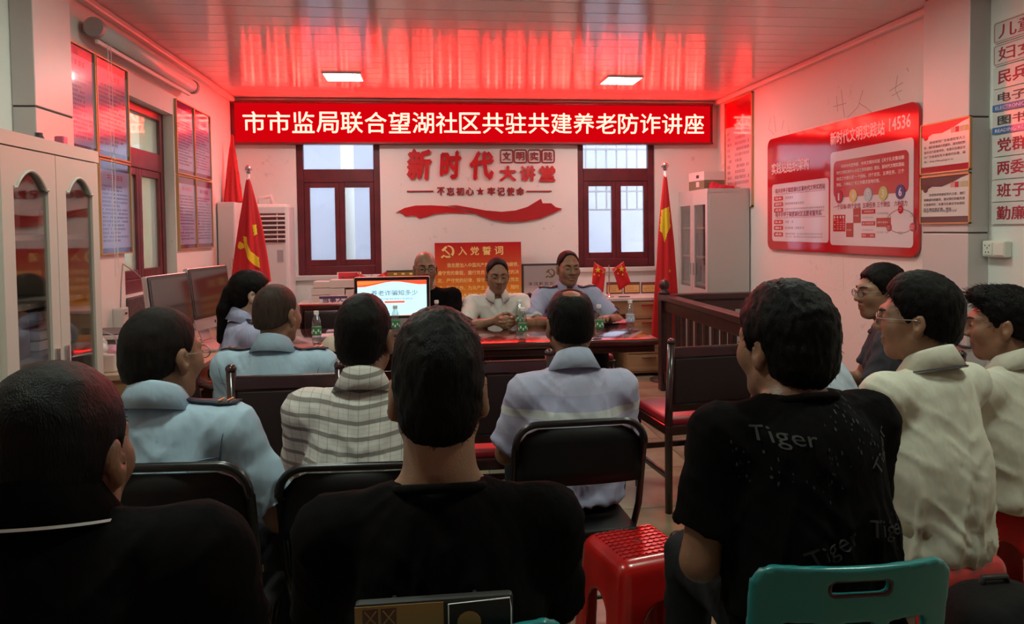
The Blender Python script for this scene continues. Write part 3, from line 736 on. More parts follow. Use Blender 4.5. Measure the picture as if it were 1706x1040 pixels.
# red lettering on the wall
REDP = mat('red acrylic', (.52, .012, .018), .22, coat=.5); DRED = mat('dark red acrylic', (.30, .008, .012), .3)
sl = thing('wall_slogan', 'red raised lettering with ribbon on the white wall between the windows', 'lettering', (0, 0, 0))
for ch, a, b, z0, z1 in (('新', 677, 722, 248, 301), ('时', 732, 771, 251, 299), ('代', 781, 826, 252, 301)):
    A, B = onY(a, z1, YB), onY(b, z0, YB); text(ch, REDP, sl, off(FB, .002), A[0], A[2], B[0] - A[0] - .03, B[2] - A[2], .02, .035, 'character', .06)
for ch, a, b in (('大', 832, 860), ('讲', 866, 892), ('堂', 898, 925)):
    A, B = onY(a, 303, YB), onY(b, 276, YB); text(ch, REDP, sl, off(FB, .002), A[0], A[2], B[0] - A[0], B[2] - A[2], .015, .04, 'character')
for ch, a in zip('文明实践', (834, 857, 880, 903)):
    A, B = onY(a, 271, YB), onY(a + 20, 250, YB); w, h = B[0] - A[0], B[2] - A[2]
    fr = MB(); o_ = rect(A[0], A[2], B[0], B[2], .02); 
    fr.tube([FB(u, v, .008) for u, v in o_], .006, 6, closed=True); fr.build('character_frame', DRED, sl)
    text(ch, DRED, sl, off(FB, .002), A[0] + w * .16, A[2] + h * .16, w * .68, h * .68, .01, .02, 'character')
for ch, a in zip('不忘初心', (728, 744, 760, 776)): A, B = onY(a, 326, YB), onY(a + 13, 312, YB); text(ch, DRED, sl, off(FB, .002), A[0], A[2], B[0] - A[0], B[2] - A[2], .01, .02, 'character')
for ch, a in zip('牢记使命', (812, 828, 844, 860)): A, B = onY(a, 326, YB), onY(a + 13, 312, YB); text(ch, DRED, sl, off(FB, .002), A[0], A[2], B[0] - A[0], B[2] - A[2], .01, .02, 'character')
def star(cx, cy, r, rot=0.0): return [(cx + (r if i % 2 == 0 else r * .38) * math.sin(rot + PI * i / 5), cy + (r if i % 2 == 0 else r * .38) * math.cos(rot + PI * i / 5)) for i in range(10)]
c_ = onY(800, 319, YB); plate('star', star(c_[0], c_[2], .045), DRED, sl, FB, .002, .01)
for a, b in ((678, 722), (877, 919)): A, B = onY(a, 320, YB), onY(b, 316, YB); plate('rule', rect(A[0], A[2], B[0], A[2] + .012), DRED, sl, FB, .002, .01)
def pxpoly(L, Yw): return [(onY(a, b, Yw)[0], onY(a, b, Yw)[2]) for a, b in L]
zz = lambda L: [(640 + x * .1876, 230 + y * .1876) for x, y in L]
plate('ribbon', pxpoly(zz([(108, 660), (180, 622), (280, 600), (420, 598), (560, 606), (680, 634), (800, 672), (700, 668), (560, 664), (450, 676), (380, 700), (310, 718), (290, 695), (240, 690), (190, 698), (165, 672), (140, 660)]), YB)[::-1], REDP, sl, FB, .002, .012)
plate('ribbon', pxpoly(zz([(560, 600), (640, 598), (760, 618), (900, 644), (1040, 655), (1160, 645), (1270, 612), (1390, 540), (1405, 580), (1480, 580), (1520, 615), (1578, 628), (1500, 668), (1380, 715), (1250, 740), (1100, 746), (960, 728), (860, 694), (760, 650), (660, 618)]), YB)[::-1], mat('red acrylic deep', (.42, .010, .016), .25, coat=.5), sl, FB, .006, .016)
# ------------------------------------------------------------------ posters on the window wall
GOLD = mat('gold frame', (.55, .36, .16), .45, .4); LAV = mat('lavender print', (.36, .38, .60), .12, coat=1.0); INK = mat('dark print', (.10, .08, .16), .2, coat=.8); REDINK = mat('red print', (.45, .03, .08), .2, coat=.8); TOPB = mat('purple band print', (.10, .05, .14), .12, coat=1.0)
def poster(label, fn, u0, v0, u1, v1, title=True, rows=15, seed=0, group='framed notices on the window wall', head=LAV):
    t = thing('framed_notice', label, 'poster', (0, 0, 0), 0, group); f = MB(); b = .008
    for a in ((u0, v0, u1, v0 + b), (u0, v1 - b, u1, v1), (u0, v0 + b, u0 + b, v1 - b), (u1 - b, v0 + b, u1, v1 - b)): f.span(fn(a[0], a[1], 0), fn(a[2], a[3], .02))
    f.build('frame', GOLD, t); plate('sheet', rect(u0 + b, v0 + b, u1 - b, v1 - b), LAV, t, fn, .002, .008)
    w = u1 - u0; h = v1 - v0
    plate('top_band', rect(u0 + b, v1 - b - .05, u1 - b, v1 - b), TOPB, t, fn, .0105, .0006); plate('bottom_band', rect(u0 + b, v0 + b, u1 - b, v0 + b + .03), TOPB, t, fn, .0105, .0006)
    if title: dashes(REDINK, t, fn, u0 + w * .25, v1 - .125, u1 - w * .2, v1 - .07, 1, .011, 'title', cw=.045, seed=seed, ragged=0)
    dashes(INK, t, fn, u0 + w * .09, v0 + .07, u1 - w * .08, v1 - .14, rows, .011, seed=seed, cw=.020); return t
poster('framed lavender notice above the bookcase, next to the clad pillar', FL, 3.95, 1.86, 4.395, 2.43, seed=1)
poster('framed lavender notice left of the side window, in the upper row with red glare', FL, 4.405, 1.86, 4.85, 2.43, seed=2)
poster('framed lavender notice hanging below the upper one, behind the dangling cords', FL, 4.405, 1.30, 4.85, 1.85, seed=3)
poster('upper framed notice of the far block, on its side nearer the window', FL, 5.735, 1.865, 6.155, 2.415, seed=4); poster('upper framed notice of the far block, on its side nearer the corner', FL, 6.165, 1.865, 6.60, 2.415, seed=5)
poster('lower framed notice of the far block, on its side nearer the window', FL, 5.735, 1.295, 6.155, 1.855, seed=6); poster('lower framed notice of the far block, on its side nearer the corner', FL, 6.165, 1.295, 6.60, 1.855, seed=7)
# screen roller under the ceiling
ro = thing('screen_roller', 'white tubular screen roller fixed under the ceiling on the window wall', 'projector screen', (XL, 4.26, 2.53))
RW = mat('roller white', (.72, .68, .66), .35)
MB().tube([(.085, 0, 0), (.085, 1.62, 0)], .045, 18).build('casing', RW, ro, smooth=True)
for y in (-.02, 1.64): MB().tube([(.085, y - .02, 0), (.085, y + .02, 0)], .052, 18).build('end_cap', mat('grey cap', (.35, .32, .31), .5), ro)
MB().span((.065, .02, -.075), (.085, 1.60, -.052), .004).build('bottom_bar', RW, ro); MB().span((0, .03, -.01), (.06, .07, .03)).build('bracket', MATS['grey cap'], ro)
for k, (y, z) in enumerate(((4.36, -1.35), (4.40, -1.30))): MB().tube([(.10, y - 4.26, -.05), (.10, y - 4.25, z)], .002, 6).build('pull_cord', RW, ro)
# ------------------------------------------------------------------ board side wall
PRED = mat('board red', (.50, .010, .020), .10, coat=1.0); PWHITE = mat('board white', (.74, .70, .74), .14, coat=.8); WTXT = mat('white print', (.85, .75, .76), .3); BTXT = mat('black print', (.06, .05, .06), .3); MTXT = mat('maroon print', (.30, .03, .06), .25)
bd = thing('notice_board', 'large red and white organisation board on the plaster wall', 'board', (0, 0, 0))
def q7(x, y, d=.03):
    p = onX(1260 + x * .2693, 160 + y * .2693, XR - d); return -p[1], p[2]
BU0, BU1, BV0, BV1 = -6.205, -4.20, 1.217, 2.172
plate('panel', rect(BU0, BV0, BU1, BV1, .07, 6), PRED, bd, FR, .004, .022)
def q(x): return q7(x, 600)[0]
lp = (q(97), 1.285, q(446), 1.80)
plate('white_panel', rect(q(97), 1.29, q(446), 1.775, .03), PWHITE, bd, FR, .0262, .002); plate('white_panel', rect(q(457), 1.275, q(970), 1.955, .03), PWHITE, bd, FR, .0262, .002)
plate('red_panel', rect(q(478), 1.62, q(941), 1.885, .04), mat('board red soft', (.50, .045, .05), .14, coat=.8), bd, FR, .0283, .002)
text('实践站组织架构', WTXT, bd, off(FR, .0262), q(94), 1.86, q(325) - q(94), .10, .002, .012)
text('新时代文明实践站', WTXT, bd, off(FR, .0262), q(455), 2.005, q(790) - q(455), .10, .002, .012); text('14536', WTXT, bd, off(FR, .0262), q(818), 2.02, q(950) - q(818), .085, .002, .01)
text('· 陆丰市甲子镇望湖社区新时代文明实践站', MTXT, bd, off(FR, .0283), q(110), 1.695, q(425) - q(110), .042, .001, .012); text('· 陆丰市甲子镇望湖社区志愿者服务队', MTXT, bd, off(FR, .0283), q(110), 1.495, q(405) - q(110), .042, .001, .012)
for v in (1.685, 1.486): plate('rule', rect(q(122), v, q(425), v + .003), MTXT, bd, FR, .0283, .001)
for i, (tx, v, n) in enumerate((('站长', 1.635, 3), ('副站长', 1.585, 6), ('成员', 1.535, 12), ('队长', 1.435, 3), ('副队长', 1.385, 6), ('成员', 1.33, 14))):
    plate('label_tag', rect(q(110), v, q(164), v + .036, .008), PRED, bd, FR, .0283, .002); text(tx, WTXT, bd, off(FR, .0304), q(118), v + .008, q(157) - q(118), .021, .0008, .01)
    dashes(BTXT, bd, FR, q(178), v - (.012 if n > 9 else 0), q(178 + min(n * 21, 250)), v + .036, 2 if n > 9 else 1, .0290, cw=.035 if n < 9 else .028, seed=40 + i, ragged=.1)
for k, (s_, x) in enumerate((('中共中央宣传部、中央文明办印发《关于扎实推动新', 525), ('时代文明实践中心试点工作的通知》提出，新时代文明实践站', 497), ('试点工作要实现“一个目标、四个定位、五项任务、三个', 497), ('到位、六种能力”的工作要求落地见效。', 497))): text(s_, WTXT, bd, off(FR, .0304), q(x), 1.828 - .043 * k, q((915, 915, 915, 765)[k]) - q(x), .027, .0008, .006, res=1)
for k, (n, x, c) in enumerate((('1', 513, (.45, .02, .05)), ('4', 600, (.70, .60, .20)), ('5', 692, (.42, .58, .62)), ('3', 786, (.50, .56, .16)), ('6', 893, (.06, .05, .22)))):
    u = q(x); m = mat('number disc ' + n, c, .2, coat=.5); plate('number_disc', circ(u, 1.625, .047, 20), m, bd, FR, .0306, .003); text(n, PWHITE, bd, off(FR, .0338), u - (.010 if n == '1' else .016), 1.598, .020 if n == '1' else .032, .055, .001, .02)
for s_, x in (('一个目标', 478), ('四个定位', 565), ('五项任务', 657), ('三个到位', 746), ('六种能力', 853)): text(s_, MTXT, bd, off(FR, .0283), q(x), 1.535, q(x + 80) - q(x), .037, .001, .012)
plate('diagram_block', rect(q(476), 1.375, q(550), 1.495), PRED, bd, FR, .0283, .0015); 
for j in range(4):
    dashes(WTXT, bd, FR, q(480 + j * 18), 1.385, q(480 + j * 18) + .035, 1.465, 5, .0300, cw=.03, seed=j, ragged=0); plate('diagram_dot', circ(q(485 + j * 18), 1.478, .010, 10), PWHITE, bd, FR, .0299, .0008)
for a, b, v0, v1 in ((600, 645, 1.435, 1.535), (556, 600, 1.335, 1.435)): plate('diagram_block', rect(q(a), v0, q(b), v1), mat('brick red print', (.45, .07, .06), .2), bd, FR, .0283, .0015); dashes(WTXT, bd, FR, q(a + 4), v0 + .04, q(b - 3), v0 + .06, 1, .0300, cw=.015, seed=a, ragged=0)
for v in (1.495, 1.415, 1.333): plate('diagram_bar', rect(q(652), v, q(735), v + .03), PRED, bd, FR, .0283, .0015); dashes(WTXT, bd, FR, q(657), v + .002, q(731), v + .028, 1, .0300, cw=.022, seed=int(v * 99), ragged=0)
for v in (1.46, 1.375): dashes(BTXT, bd, FR, q(655), v, q(733), v + .02, 1, .0290, cw=.018, seed=int(v * 77), ragged=0)
plate('diagram_block', rect(q(743), 1.405, q(832), 1.465), MATS['brick red print'], bd, FR, .0283, .0015); dashes(WTXT, bd, FR, q(748), 1.425, q(828), 1.447, 1, .0300, cw=.02, seed=8, ragged=0)
for v in (1.485, 1.36): dashes(BTXT, bd, FR, q(746), v, q(828), v + .02, 1, .0290, cw=.018, seed=int(v * 55), ragged=0)
cu, cv = q(893), 1.44
bdr = MB().tube([FR(cu + .135 * math.cos(a), cv + .075 * math.sin(a), .0285) for a in [2 * PI * i / 24 for i in range(24)]], .0018, 5, closed=True).build('diagram_ring', BTXT, bd)
for a in (90, 210, 330): plate('diagram_dot', circ(cu + .135 * math.cos(R(a)), cv + .075 * math.sin(R(a)), .027, 14), PRED, bd, FR, .0290, .0015); dashes(WTXT, bd, FR, cu + .135 * math.cos(R(a)) - .02, cv + .075 * math.sin(R(a)) - .014, cu + .135 * math.cos(R(a)) + .02, cv + .075 * math.sin(R(a)) + .014, 2, .0308, cw=.016, seed=a, ragged=0)
for a in (30, 150, 270): dashes(BTXT, bd, FR, cu + .135 * math.cos(R(a)) - .025, cv + .075 * math.sin(R(a)) - .014, cu + .135 * math.cos(R(a)) + .025, cv + .075 * math.sin(R(a)) + .014, 2, .0290, cw=.016, seed=a, ragged=0)
# tall framed list in the corner
t = thing('framed_list', 'tall pink gilt-framed list in the corner beside the message sign', 'poster', (0, 0, 0)); u0, u1, v0, v1 = -7.17, -6.535, 1.60, 2.66
fr = MB()
for a in ((u0, v0, u1, v0 + .014), (u0, v1 - .014, u1, v1), (u0, v0, u0 + .014, v1), (u1 - .014, v0, u1, v1)): fr.span(FR(a[0], a[1], 0), FR(a[2], a[3], .02))
fr.build('frame', GOLD, t); plate('sheet', rect(u0 + .01, v0 + .01, u1 - .01, v1 - .01), mat('pink sheet', (.72, .55, .57), .12, coat=1.0), t, FR, .002, .008)
plate('top_band', [(u0 + .014, 2.40), (u0 + .25, 2.39), (u0 + .40, 2.47), (u1 - .014, 2.44), (u1 - .014, v1 - .014), (u0 + .014, v1 - .014)], PRED, t, FR, .0105, .001)
dashes(INK, t, FR, u0 + .06, v0 + .05, u0 + .20, 2.36, 13, .011, cw=.035, seed=61, ragged=.5); dashes(INK, t, FR, u0 + .24, v0 + .05, u1 - .05, 2.36, 13, .011, cw=.032, seed=62, ragged=.6)
# two small notices on the pillar
def FP(u, v, d): return (2.88 - d, -u, v)
for k, (v0, v1, col, lb) in enumerate(((1.705, 1.995, (.42, .010, .022), 'small gilt-edged notice with a red header, upper one on the clad pillar'), (1.42, 1.695, (.12, .028, .030), 'small gilt-edged notice with a brown header, lower one on the clad pillar'))):
    t = thing('pillar_notice', lb, 'notice', (0, 0, 0), 0, 'notices on the pillar'); u0, u1 = -4.035, -3.635; fr = MB(); b = .008
    for a in ((u0, v0, u1, v0 + b), (u0, v1 - b, u1, v1), (u0, v0, u0 + b, v1), (u1 - b, v0, u1, v1)): fr.span(FP(a[0], a[1], 0), FP(a[2], a[3], .014))
    fr.build('frame', GOLD, t); plate('sheet', rect(u0 + .004, v0 + .004, u1 - .004, v1 - .004), mat('notice sheet', (.70, .62, .60), .2, coat=.6), t, FP, .001, .007)
    m = mat('notice header %d' % k, col, .15, coat=.8)
    plate('header', [(u0 + b, v1 - .075), (u0 + .05, v1 - .08), (u0 + .10, v1 - .062), (u0 + .18, v1 - .066), (u0 + .27, v1 - .045), (u0 + .33, v1 - .025), (u1 - b, v1 - .012), (u1 - b, v1 - b), (u0 + b, v1 - b)], m, t, FP, .0085, .001)
    plate('footer', rect(u0 + b, v0 + b, u1 - b, v0 + .042), m, t, FP, .0085, .001); plate('seal', circ(u0 + .045, v1 - .075, .020, 14), m, t, FP, .0085, .0015)
    for j, cc in enumerate(((.6, .3, .25), (.5, .03, .05), (.6, .4, .3), (.45, .42, .2))): plate('tile', rect(u1 - .15 + .034 * j, v1 - .075, u1 - .122 + .034 * j, v1 - .045), mat('tile print %d' % j, cc, .25), t, FP, .0085, .001)
    for j, s_ in enumerate((('　　欢迎来到广东省退役军人之', '家，我们将竭诚为您服务。请对我们的', '服务进行监督评价，有意见及建议可', '向广东省退役军人事务厅反馈，网', '址：http://dva.gd.gov.cn'), ('　　欢迎您来到退役军人之家，我们', '将竭诚为您服务。请对我们的服务进', '行监督评价，有意见及建议可向退役', '军人事务部反馈，网址：'))[k]):
        i_ = .045 if s_[0] == '　' else 0; text(s_.strip('　'), BTXT, t, off(FP, .0085), u0 + .03 + i_, v1 - .118 - .027 * j, (.33 - i_) * (1 if len(s_) > 13 and s_[0] != '址' else .72), .016, .0004, .008, res=1)
    if k: text('http://www.mva.gov.cn/', BTXT, t, off(FP, .0085), u0 + .03, v0 + .062, .27, .02, .0005)
# name plates stacked on the wall, nearest the viewer
names = ['儿童之家', '妇女之家', '民兵之家', '电子阅览室', '图书室', '党群会议室', '两委干部办公室', '班子会议室', '勤廉监督室']
for i, n in enumerate(names):
    v1 = 2.474 - .1182 * i; v0 = v1 - .113; u0, u1 = -3.625, -2.95
    t = thing('name_plate', 'white wall plate with %s lettering, %s of the stacked column' % ('red' if i not in (3, 4) else 'dark', ('topmost', 'second', 'third', 'fourth', 'fifth', 'sixth', 'seventh', 'eighth', 'lowest')[i]), 'sign', (0, 0, 0), 0, 'name plates on the near wall')
    plate('panel', rect(u0, v0, u1, v1, .012 if i < 2 else 0), mat('plate white', (.72, .66, .63), .15, coat=.8), t, FR, .002, .010); m = BTXT if i in (3, 4) else mat('plate red', (.40, .03, .05), .3)
    if i in (3, 4): plate('blue_band', rect(u0, v0, u1, v0 + .035), mat('plate blue', (.06, .16, .42), .2, coat=.5), t, FR, .0125, .001); text('ELECTRONIC READING ROOM' if i == 3 else 'READING ROOM', mat('white print', (1, 1, 1)), t, off(FR, .0138), u0 + .02, v0 + .008, .45 if i == 3 else .25, .018, .0005)
    a = .045 if i in (3, 4) else .022; w = min(.098 * len(n), u1 - u0 - .04) if i > 1 else .125 * len(n)
    text(n, m, t, off(FR, .0125), u0 + .035, v0 + a, w, v1 - v0 - a - .018, .001, .014 if i > 1 else .006)
    if i < 2: MB().tube([FR(u, v, .0125) for u, v in rect(u0 + .008, v0 + .008, u1 - .008, v1 - .008, .012)], .0016, 5, closed=True).build('border', MATS['plate red'], t)
s_ = thing('socket_box', 'white surface-mounted socket box on the wall under the name plates', 'socket', (XR, 3.575, 1.285)); SW = mat('socket plastic', (.76, .76, .68), .35)
MB().box((-.022, 0, 0), (.044, .155, .085), .006).build('box', SW, s_); MB().box((-.046, .035, 0), (.006, .066, .066), .003).build('socket_face', SW, s_); MB().box((-.046, -.04, 0), (.006, .066, .066), .003).build('switch_face', SW, s_)
for a, b in ((.05, .018), (.02, .018), (.035, .005), (.045, -.018), (.025, -.018)): MB().box((-.0495, a, b), (.001, .005, .009)).build('slot', BTXT, s_)
o = MB().tube([(2.868, 4.02, .80), (2.868, 3.84, .775), (2.868, 3.68, .755), (2.88, 3.645, .755), (2.985, 3.640, .76)], .008, 8).build('cable', BTXT, None, smooth=True); tag(o, 'black cable running round the foot of the clad pillar', 'cable')
# ------------------------------------------------------------------ furniture
STEEL = mat('cabinet enamel', (.62, .56, .50), .45, bump=.03, bscale=10); STEELW = mat('cabinet grey enamel', (.60, .58, .55), .42); DARKIN = mat('cabinet inside', (.38, .33, .31), .6); CHROME = mat('chrome', (.7, .68, .66), .2, 1.0); CGLASS = glass('cabinet glass', (.90, .88, .86), .10)
def archdoor(parent, fn, u0, u1, v0, v1, hand, arch=True, g=(.075, .06, .20, .05)):
    """glazed door: fn(u,v,d); stiles, rails and an arched head around one pane"""
    d = MB(); a, b = u0 + g[0], u1 - g[1]; top = v1 - .11; lo = v0 + g[2]
    d.span(fn(u0, v0, 0), fn(a, v1, .02)); d.span(fn(b, v0, 0), fn(u1, v1, .02)); d.span(fn(a, v0, 0), fn(b, lo, .02))
    P = [(a, v1), (a, top - .03)]; n = 12
    if arch: P += [(a + .018, top - .03)] + [(a + .018 + (b - a - .036) * i / n, top - .03 + .065 * math.sin(PI * i / n) ** .8) for i in range(1, n)] + [(b - .018, top - .03)]
    P += [(b, top - .03), (b, v1)]
    if arch:
        for (ua, va), (ub, vb) in zip(P[1:-1], P[2:-1]):
            if ub - ua > 1e-5: d.prism([(ua, va), (ub, vb), (ub, v1), (ua, v1)], lambda u, v, t: fn(u, v, t), .02)
    else: d.span(fn(a, top, 0), fn(b, v1, .02))
    o = d.build('door', STEEL if arch else STEELW, parent)
    if arch: MB().tube([fn(u, v, .021) for u, v in P[1:-1]], .006, 6).build('arch_moulding', STEEL, o)
    MB().span(fn(a, lo, .006), fn(b, top + .05, .010)).build('glass', CGLASS, o)
    h = u1 - .035 if hand > 0 else u0 + .035
    MB().span(fn(h - .012, .78 if arch else .95, .02), fn(h + .012, .98 if arch else 1.07, .03), .004).build('handle', CHROME, o); return o
bc = thing('bookcase', 'tall cream steel bookcase with two arched glass doors under the pillar', 'bookcase', (0, 0, 0)); x0, x1, y0, y1, zt = XL + .005, -1.46, 2.70, 3.47, 1.785
b_ = MB(); b_.span((x0, y0, 0), (x0 + .015, y1, zt - .05)); b_.span((x0 + .015, y0, .0), (x1, y0 + .02, zt - .05)); b_.span((x0 + .015, y1 - .02, .0), (x1, y1, zt - .05)); b_.span((x0, y0 - .002, zt - .05), (x1 + .022, y1 + .002, zt)); b_.span((x0 + .015, y0 + .02, 0), (x1, y1 - .02, .06)); b_.build('carcass', STEEL, bc)
def FK(u, v, d): return (x1 + d, u, v)
FKb = lambda u, v, d: (-1.46 + d, u, v)
archdoor(bc, FKb, y0 + .01, 3.085, .06, zt - .055, 1); archdoor(bc, FKb, 3.09, y1 - .01, .06, zt - .055, -1)
for z in (.50, .93, 1.14, 1.40): MB().span((x0 + .015, y0 + .02, z), (x1 - .03, y1 - .02, z + .02)).build('shelf', DARKIN, bc)
CART = mat('brown carton', (.22, .12, .10), .7, bump=.3, bscale=40, stretch=(1, 6, .2))
o = MB().span((-1.80, 2.79, .952), (-1.52, 3.02, 1.13), .004).build('ribbed_carton', CART, None); tag(o, 'brown ribbed carton on the second shelf of the bookcase', 'box')
cols = ((.05, .06, .10), (.30, .26, .24), (.10, .11, .20), (.42, .38, .36), (.12, .05, .06), (.25, .24, .30))
for k in range(10):
    y = 2.745 + .034 * k; o = MB().span((-1.79, y, .522), (-1.53, y + .030, .522 + .27 + .02 * (k % 3)), .002).build('file_binder', mat('binder %d' % (k % 6), cols[k % 6], .5), None)
    tag(o, '%s upright file binder on the lower bookcase shelf, %s from the near side' % (('black', 'grey', 'navy', 'pale grey', 'maroon', 'slate')[k % 6], ('first', 'second', 'third', 'fourth', 'fifth', 'sixth', 'seventh', 'eighth', 'ninth', 'tenth')[k]), 'binder', 'file binders in the bookcase')
for k in range(4): o = MB().box((-1.66, 3.26, .955 + .04 * k + .02), (.24, .27 - .015 * (k % 2), .036), .003).build('paper_stack', mat('paper', (.66, .60, .56), .7), None); tag(o, '%s flat folder in the pile on the bookcase shelf' % ('lowest', 'second', 'third', 'topmost')[k], 'folder', 'folders piled in the bookcase')
o = MB().span((-1.78, 2.80, 1.423), (-1.54, 3.02, 1.56), .004).build('storage_box', mat('grey box', (.42, .34, .33), .6), None); tag(o, 'dull grey box on the top shelf of the bookcase', 'box')
o = MB().span((-1.78, 3.15, 1.423), (-1.54, 3.38, 1.52), .004).build('storage_box', mat('pale box', (.52, .44, .42), .6), None); tag(o, 'pale flat box on the top shelf behind the second glass door', 'box')
o = MB().lathe([(.022, 0), (.024, .03), (.015, .05), (.015, .06)], (-1.60, 3.30, zt), 12).build('ink_bottle', mat('dark ink', (.05, .04, .05), .3), None); tag(o, 'small dark bottle standing on top of the cream bookcase', 'bottle')
o = MB().span((-1.57, 3.36, zt), (-1.53, 3.40, zt + .055), .006).build('pink_box', mat('pink plastic', (.75, .12, .22), .4), None); tag(o, 'tiny pink box standing on top of the cream bookcase', 'box')
# grey cabinet in the corner
cb = thing('steel_cabinet', 'grey steel cabinet with narrow glass doors in the corner by the flag', 'cabinet', (0, 0, 0))
b_ = MB(); b_.span((2.60, 6.60, 0), (2.97, 6.615, 1.74)); b_.span((2.60, 7.385, 0), (2.97, 7.398, 1.74)); b_.span((2.58, 6.598, 1.74), (2.985, 7.398, 1.775)); b_.span((2.97, 6.60, 0), (2.985, 7.398, 1.74)); b_.span((2.60, 6.615, 0), (2.97, 7.385, .08)); b_.build('carcass', STEELW, cb)
FC = lambda u, v, d: (2.60 - d, -u, v)
archdoor(cb, FC, -7.39, -7.0, .08, 1.74, 1, False, (.05, .05, .75, .05)); archdoor(cb, FC, -6.995, -6.605, .08, 1.74, -1, False, (.05, .05, .75, .05))
for z in (.85, 1.12, 1.40): MB().span((2.62, 6.62, z), (2.965, 7.38, z + .018)).build('shelf', STEELW, cb)
for k in range(8):
    z = (.87, 1.138, 1.42)[k % 3]; y = 6.66 + .085 * k; o = MB().span((2.66, y, z), (2.93, y + .05, z + .22), .003).build('file_box', mat('blue file %d' % (k % 2), ((.30, .34, .50), (.55, .55, .60))[k % 2], .5), None); tag(o, '%s file box in the corner cabinet, %s shelf, %s from the near side' % (('blue', 'grey')[k % 2], ('lowest', 'middle', 'top')[k % 3], ('nearest', 'second', 'third')[k // 3]), 'file box', 'file boxes in the corner cabinet')
bx_ = thing('carton', 'white and olive printed carton on top of the corner cabinet', 'box', (2.72, 6.98, 1.775), R(8)); MB().box((0, 0, .045), (.22, .30, .09), .003).build('lower_half', mat('olive card', (.20, .19, .11), .6), bx_); MB().box((0, 0, .133), (.222, .302, .085), .003).build('upper_half', mat('white card', (.72, .68, .64), .6), bx_)
MB().box((-.112, -.03, .055), (.002, .06, .05)).build('print_patch', mat('white card'  , (1, 1, 1)), bx_); MB().box((-.113, -.03, .13), (.002, .05, .03)).build('print_patch', INK, bx_)
rc = Field((2.64, 6.63, 1.76), (2.92, 6.86, 1.86), .008); rc.ell((2.78, 6.74, 1.775), (.12, .09, .04), .02); rc.ell((2.72, 6.78, 1.80), (.05, .05, .045), .02); P_, F_ = rc.verts(); P_[:, 2] = np.maximum(P_[:, 2], 1.776); P_ += vnormals(P_, F_) * ((vnoise(P_ * 40) - .5) * .02)[:, None]
o = obj('red_cloth', npmesh('red_cloth', P_, F_), mat('red cloth', (.45, .01, .03), .8)); tag(o, 'crumpled red cloth on top of the corner cabinet', 'cloth')
# ------------------------------------------------------------------ air conditioner, tall white locker
ac = thing('air_conditioner', 'white floor-standing air conditioner with slatted outlet beside the window', 'air conditioner', (-1.49, 7.20, 0)); ACW = mat('appliance white', (.72, .70, .67), .35)
MB().box((0, 0, .84), (.44, .34, 1.68), .03).build('body', ACW, ac); MB().box((.005, -.172, 1.46), (.37, .012, .27), .006).build('outlet', mat('outlet dark', (.14, .06, .06), .6), ac)
for k in range(6): MB().box((.005, -.184, 1.355 + .042 * k), (.37, .022, .010), .002, Matrix.Rotation(R(25), 3, 'X')).build('slat', ACW, ac)
for k in (-.06, .12): MB().box((k, -.182, 1.46), (.006, .012, .26)).build('divider', ACW, ac)
MB().box((.14, -.172, 1.20), (.055, .004, .11)).build('energy_label', mat('label grey', (.40, .38, .38), .5), ac); MB().box((.0, -.172, 1.12), (.03, .004, .04)).build('emblem', mat('label white', (.85, .85, .85), .4), ac)
MB().tube([(-.08, .02, 1.66), (-.08, .02, 1.74), (.03, .02, 1.76), (.05, .02, 1.66)], .02, 10).build('pipe', ACW, ac, smooth=True)
lk = thing('tall_locker', 'narrow white steel locker in the corner behind the party flag', 'locker', (-1.755, 6.93, 0)); MB().box((0, 0, .845), (.15, .34, 1.69), .008).build('body', ACW, lk); MB().box((0, -.172, .86), (.13, .006, 1.60), .003).build('door', ACW, lk); MB().box((.045, -.178, 1.15), (.012, .014, .08), .003).build('handle', CHROME, lk)
FLAGR = mat('flag red', (.62, .010, .014), .6, bump=.1, bscale=30); YEL = mat('flag yellow', (.85, .62, .02), .6)
fp = Field((-1.86, 6.80, 1.66), (-1.58, 7.1, 2.36), .012)
fp.cap((-1.74, 6.98, 2.30), (-1.745, 6.96, 1.70), .012, .085, .02, sc=(1, .55, 1), cut=[((0, 0, 1.693), (0, 0, -1))]); P_, F_ = fp.verts(); P_ += vnormals(P_, F_) * (.012 * np.sin(np.arctan2(P_[:, 1] - 6.97, P_[:, 0] + 1.74) * 7) * np.clip((2.3 - P_[:, 2]) / .5, 0, 1))[:, None]
P_[:, 2] = np.maximum(P_[:, 2], 1.692); o = obj('furled_flag', npmesh('furled_flag', P_, F_), FLAGR); tag(o, 'furled red flag standing on the white locker in the corner', 'flag')
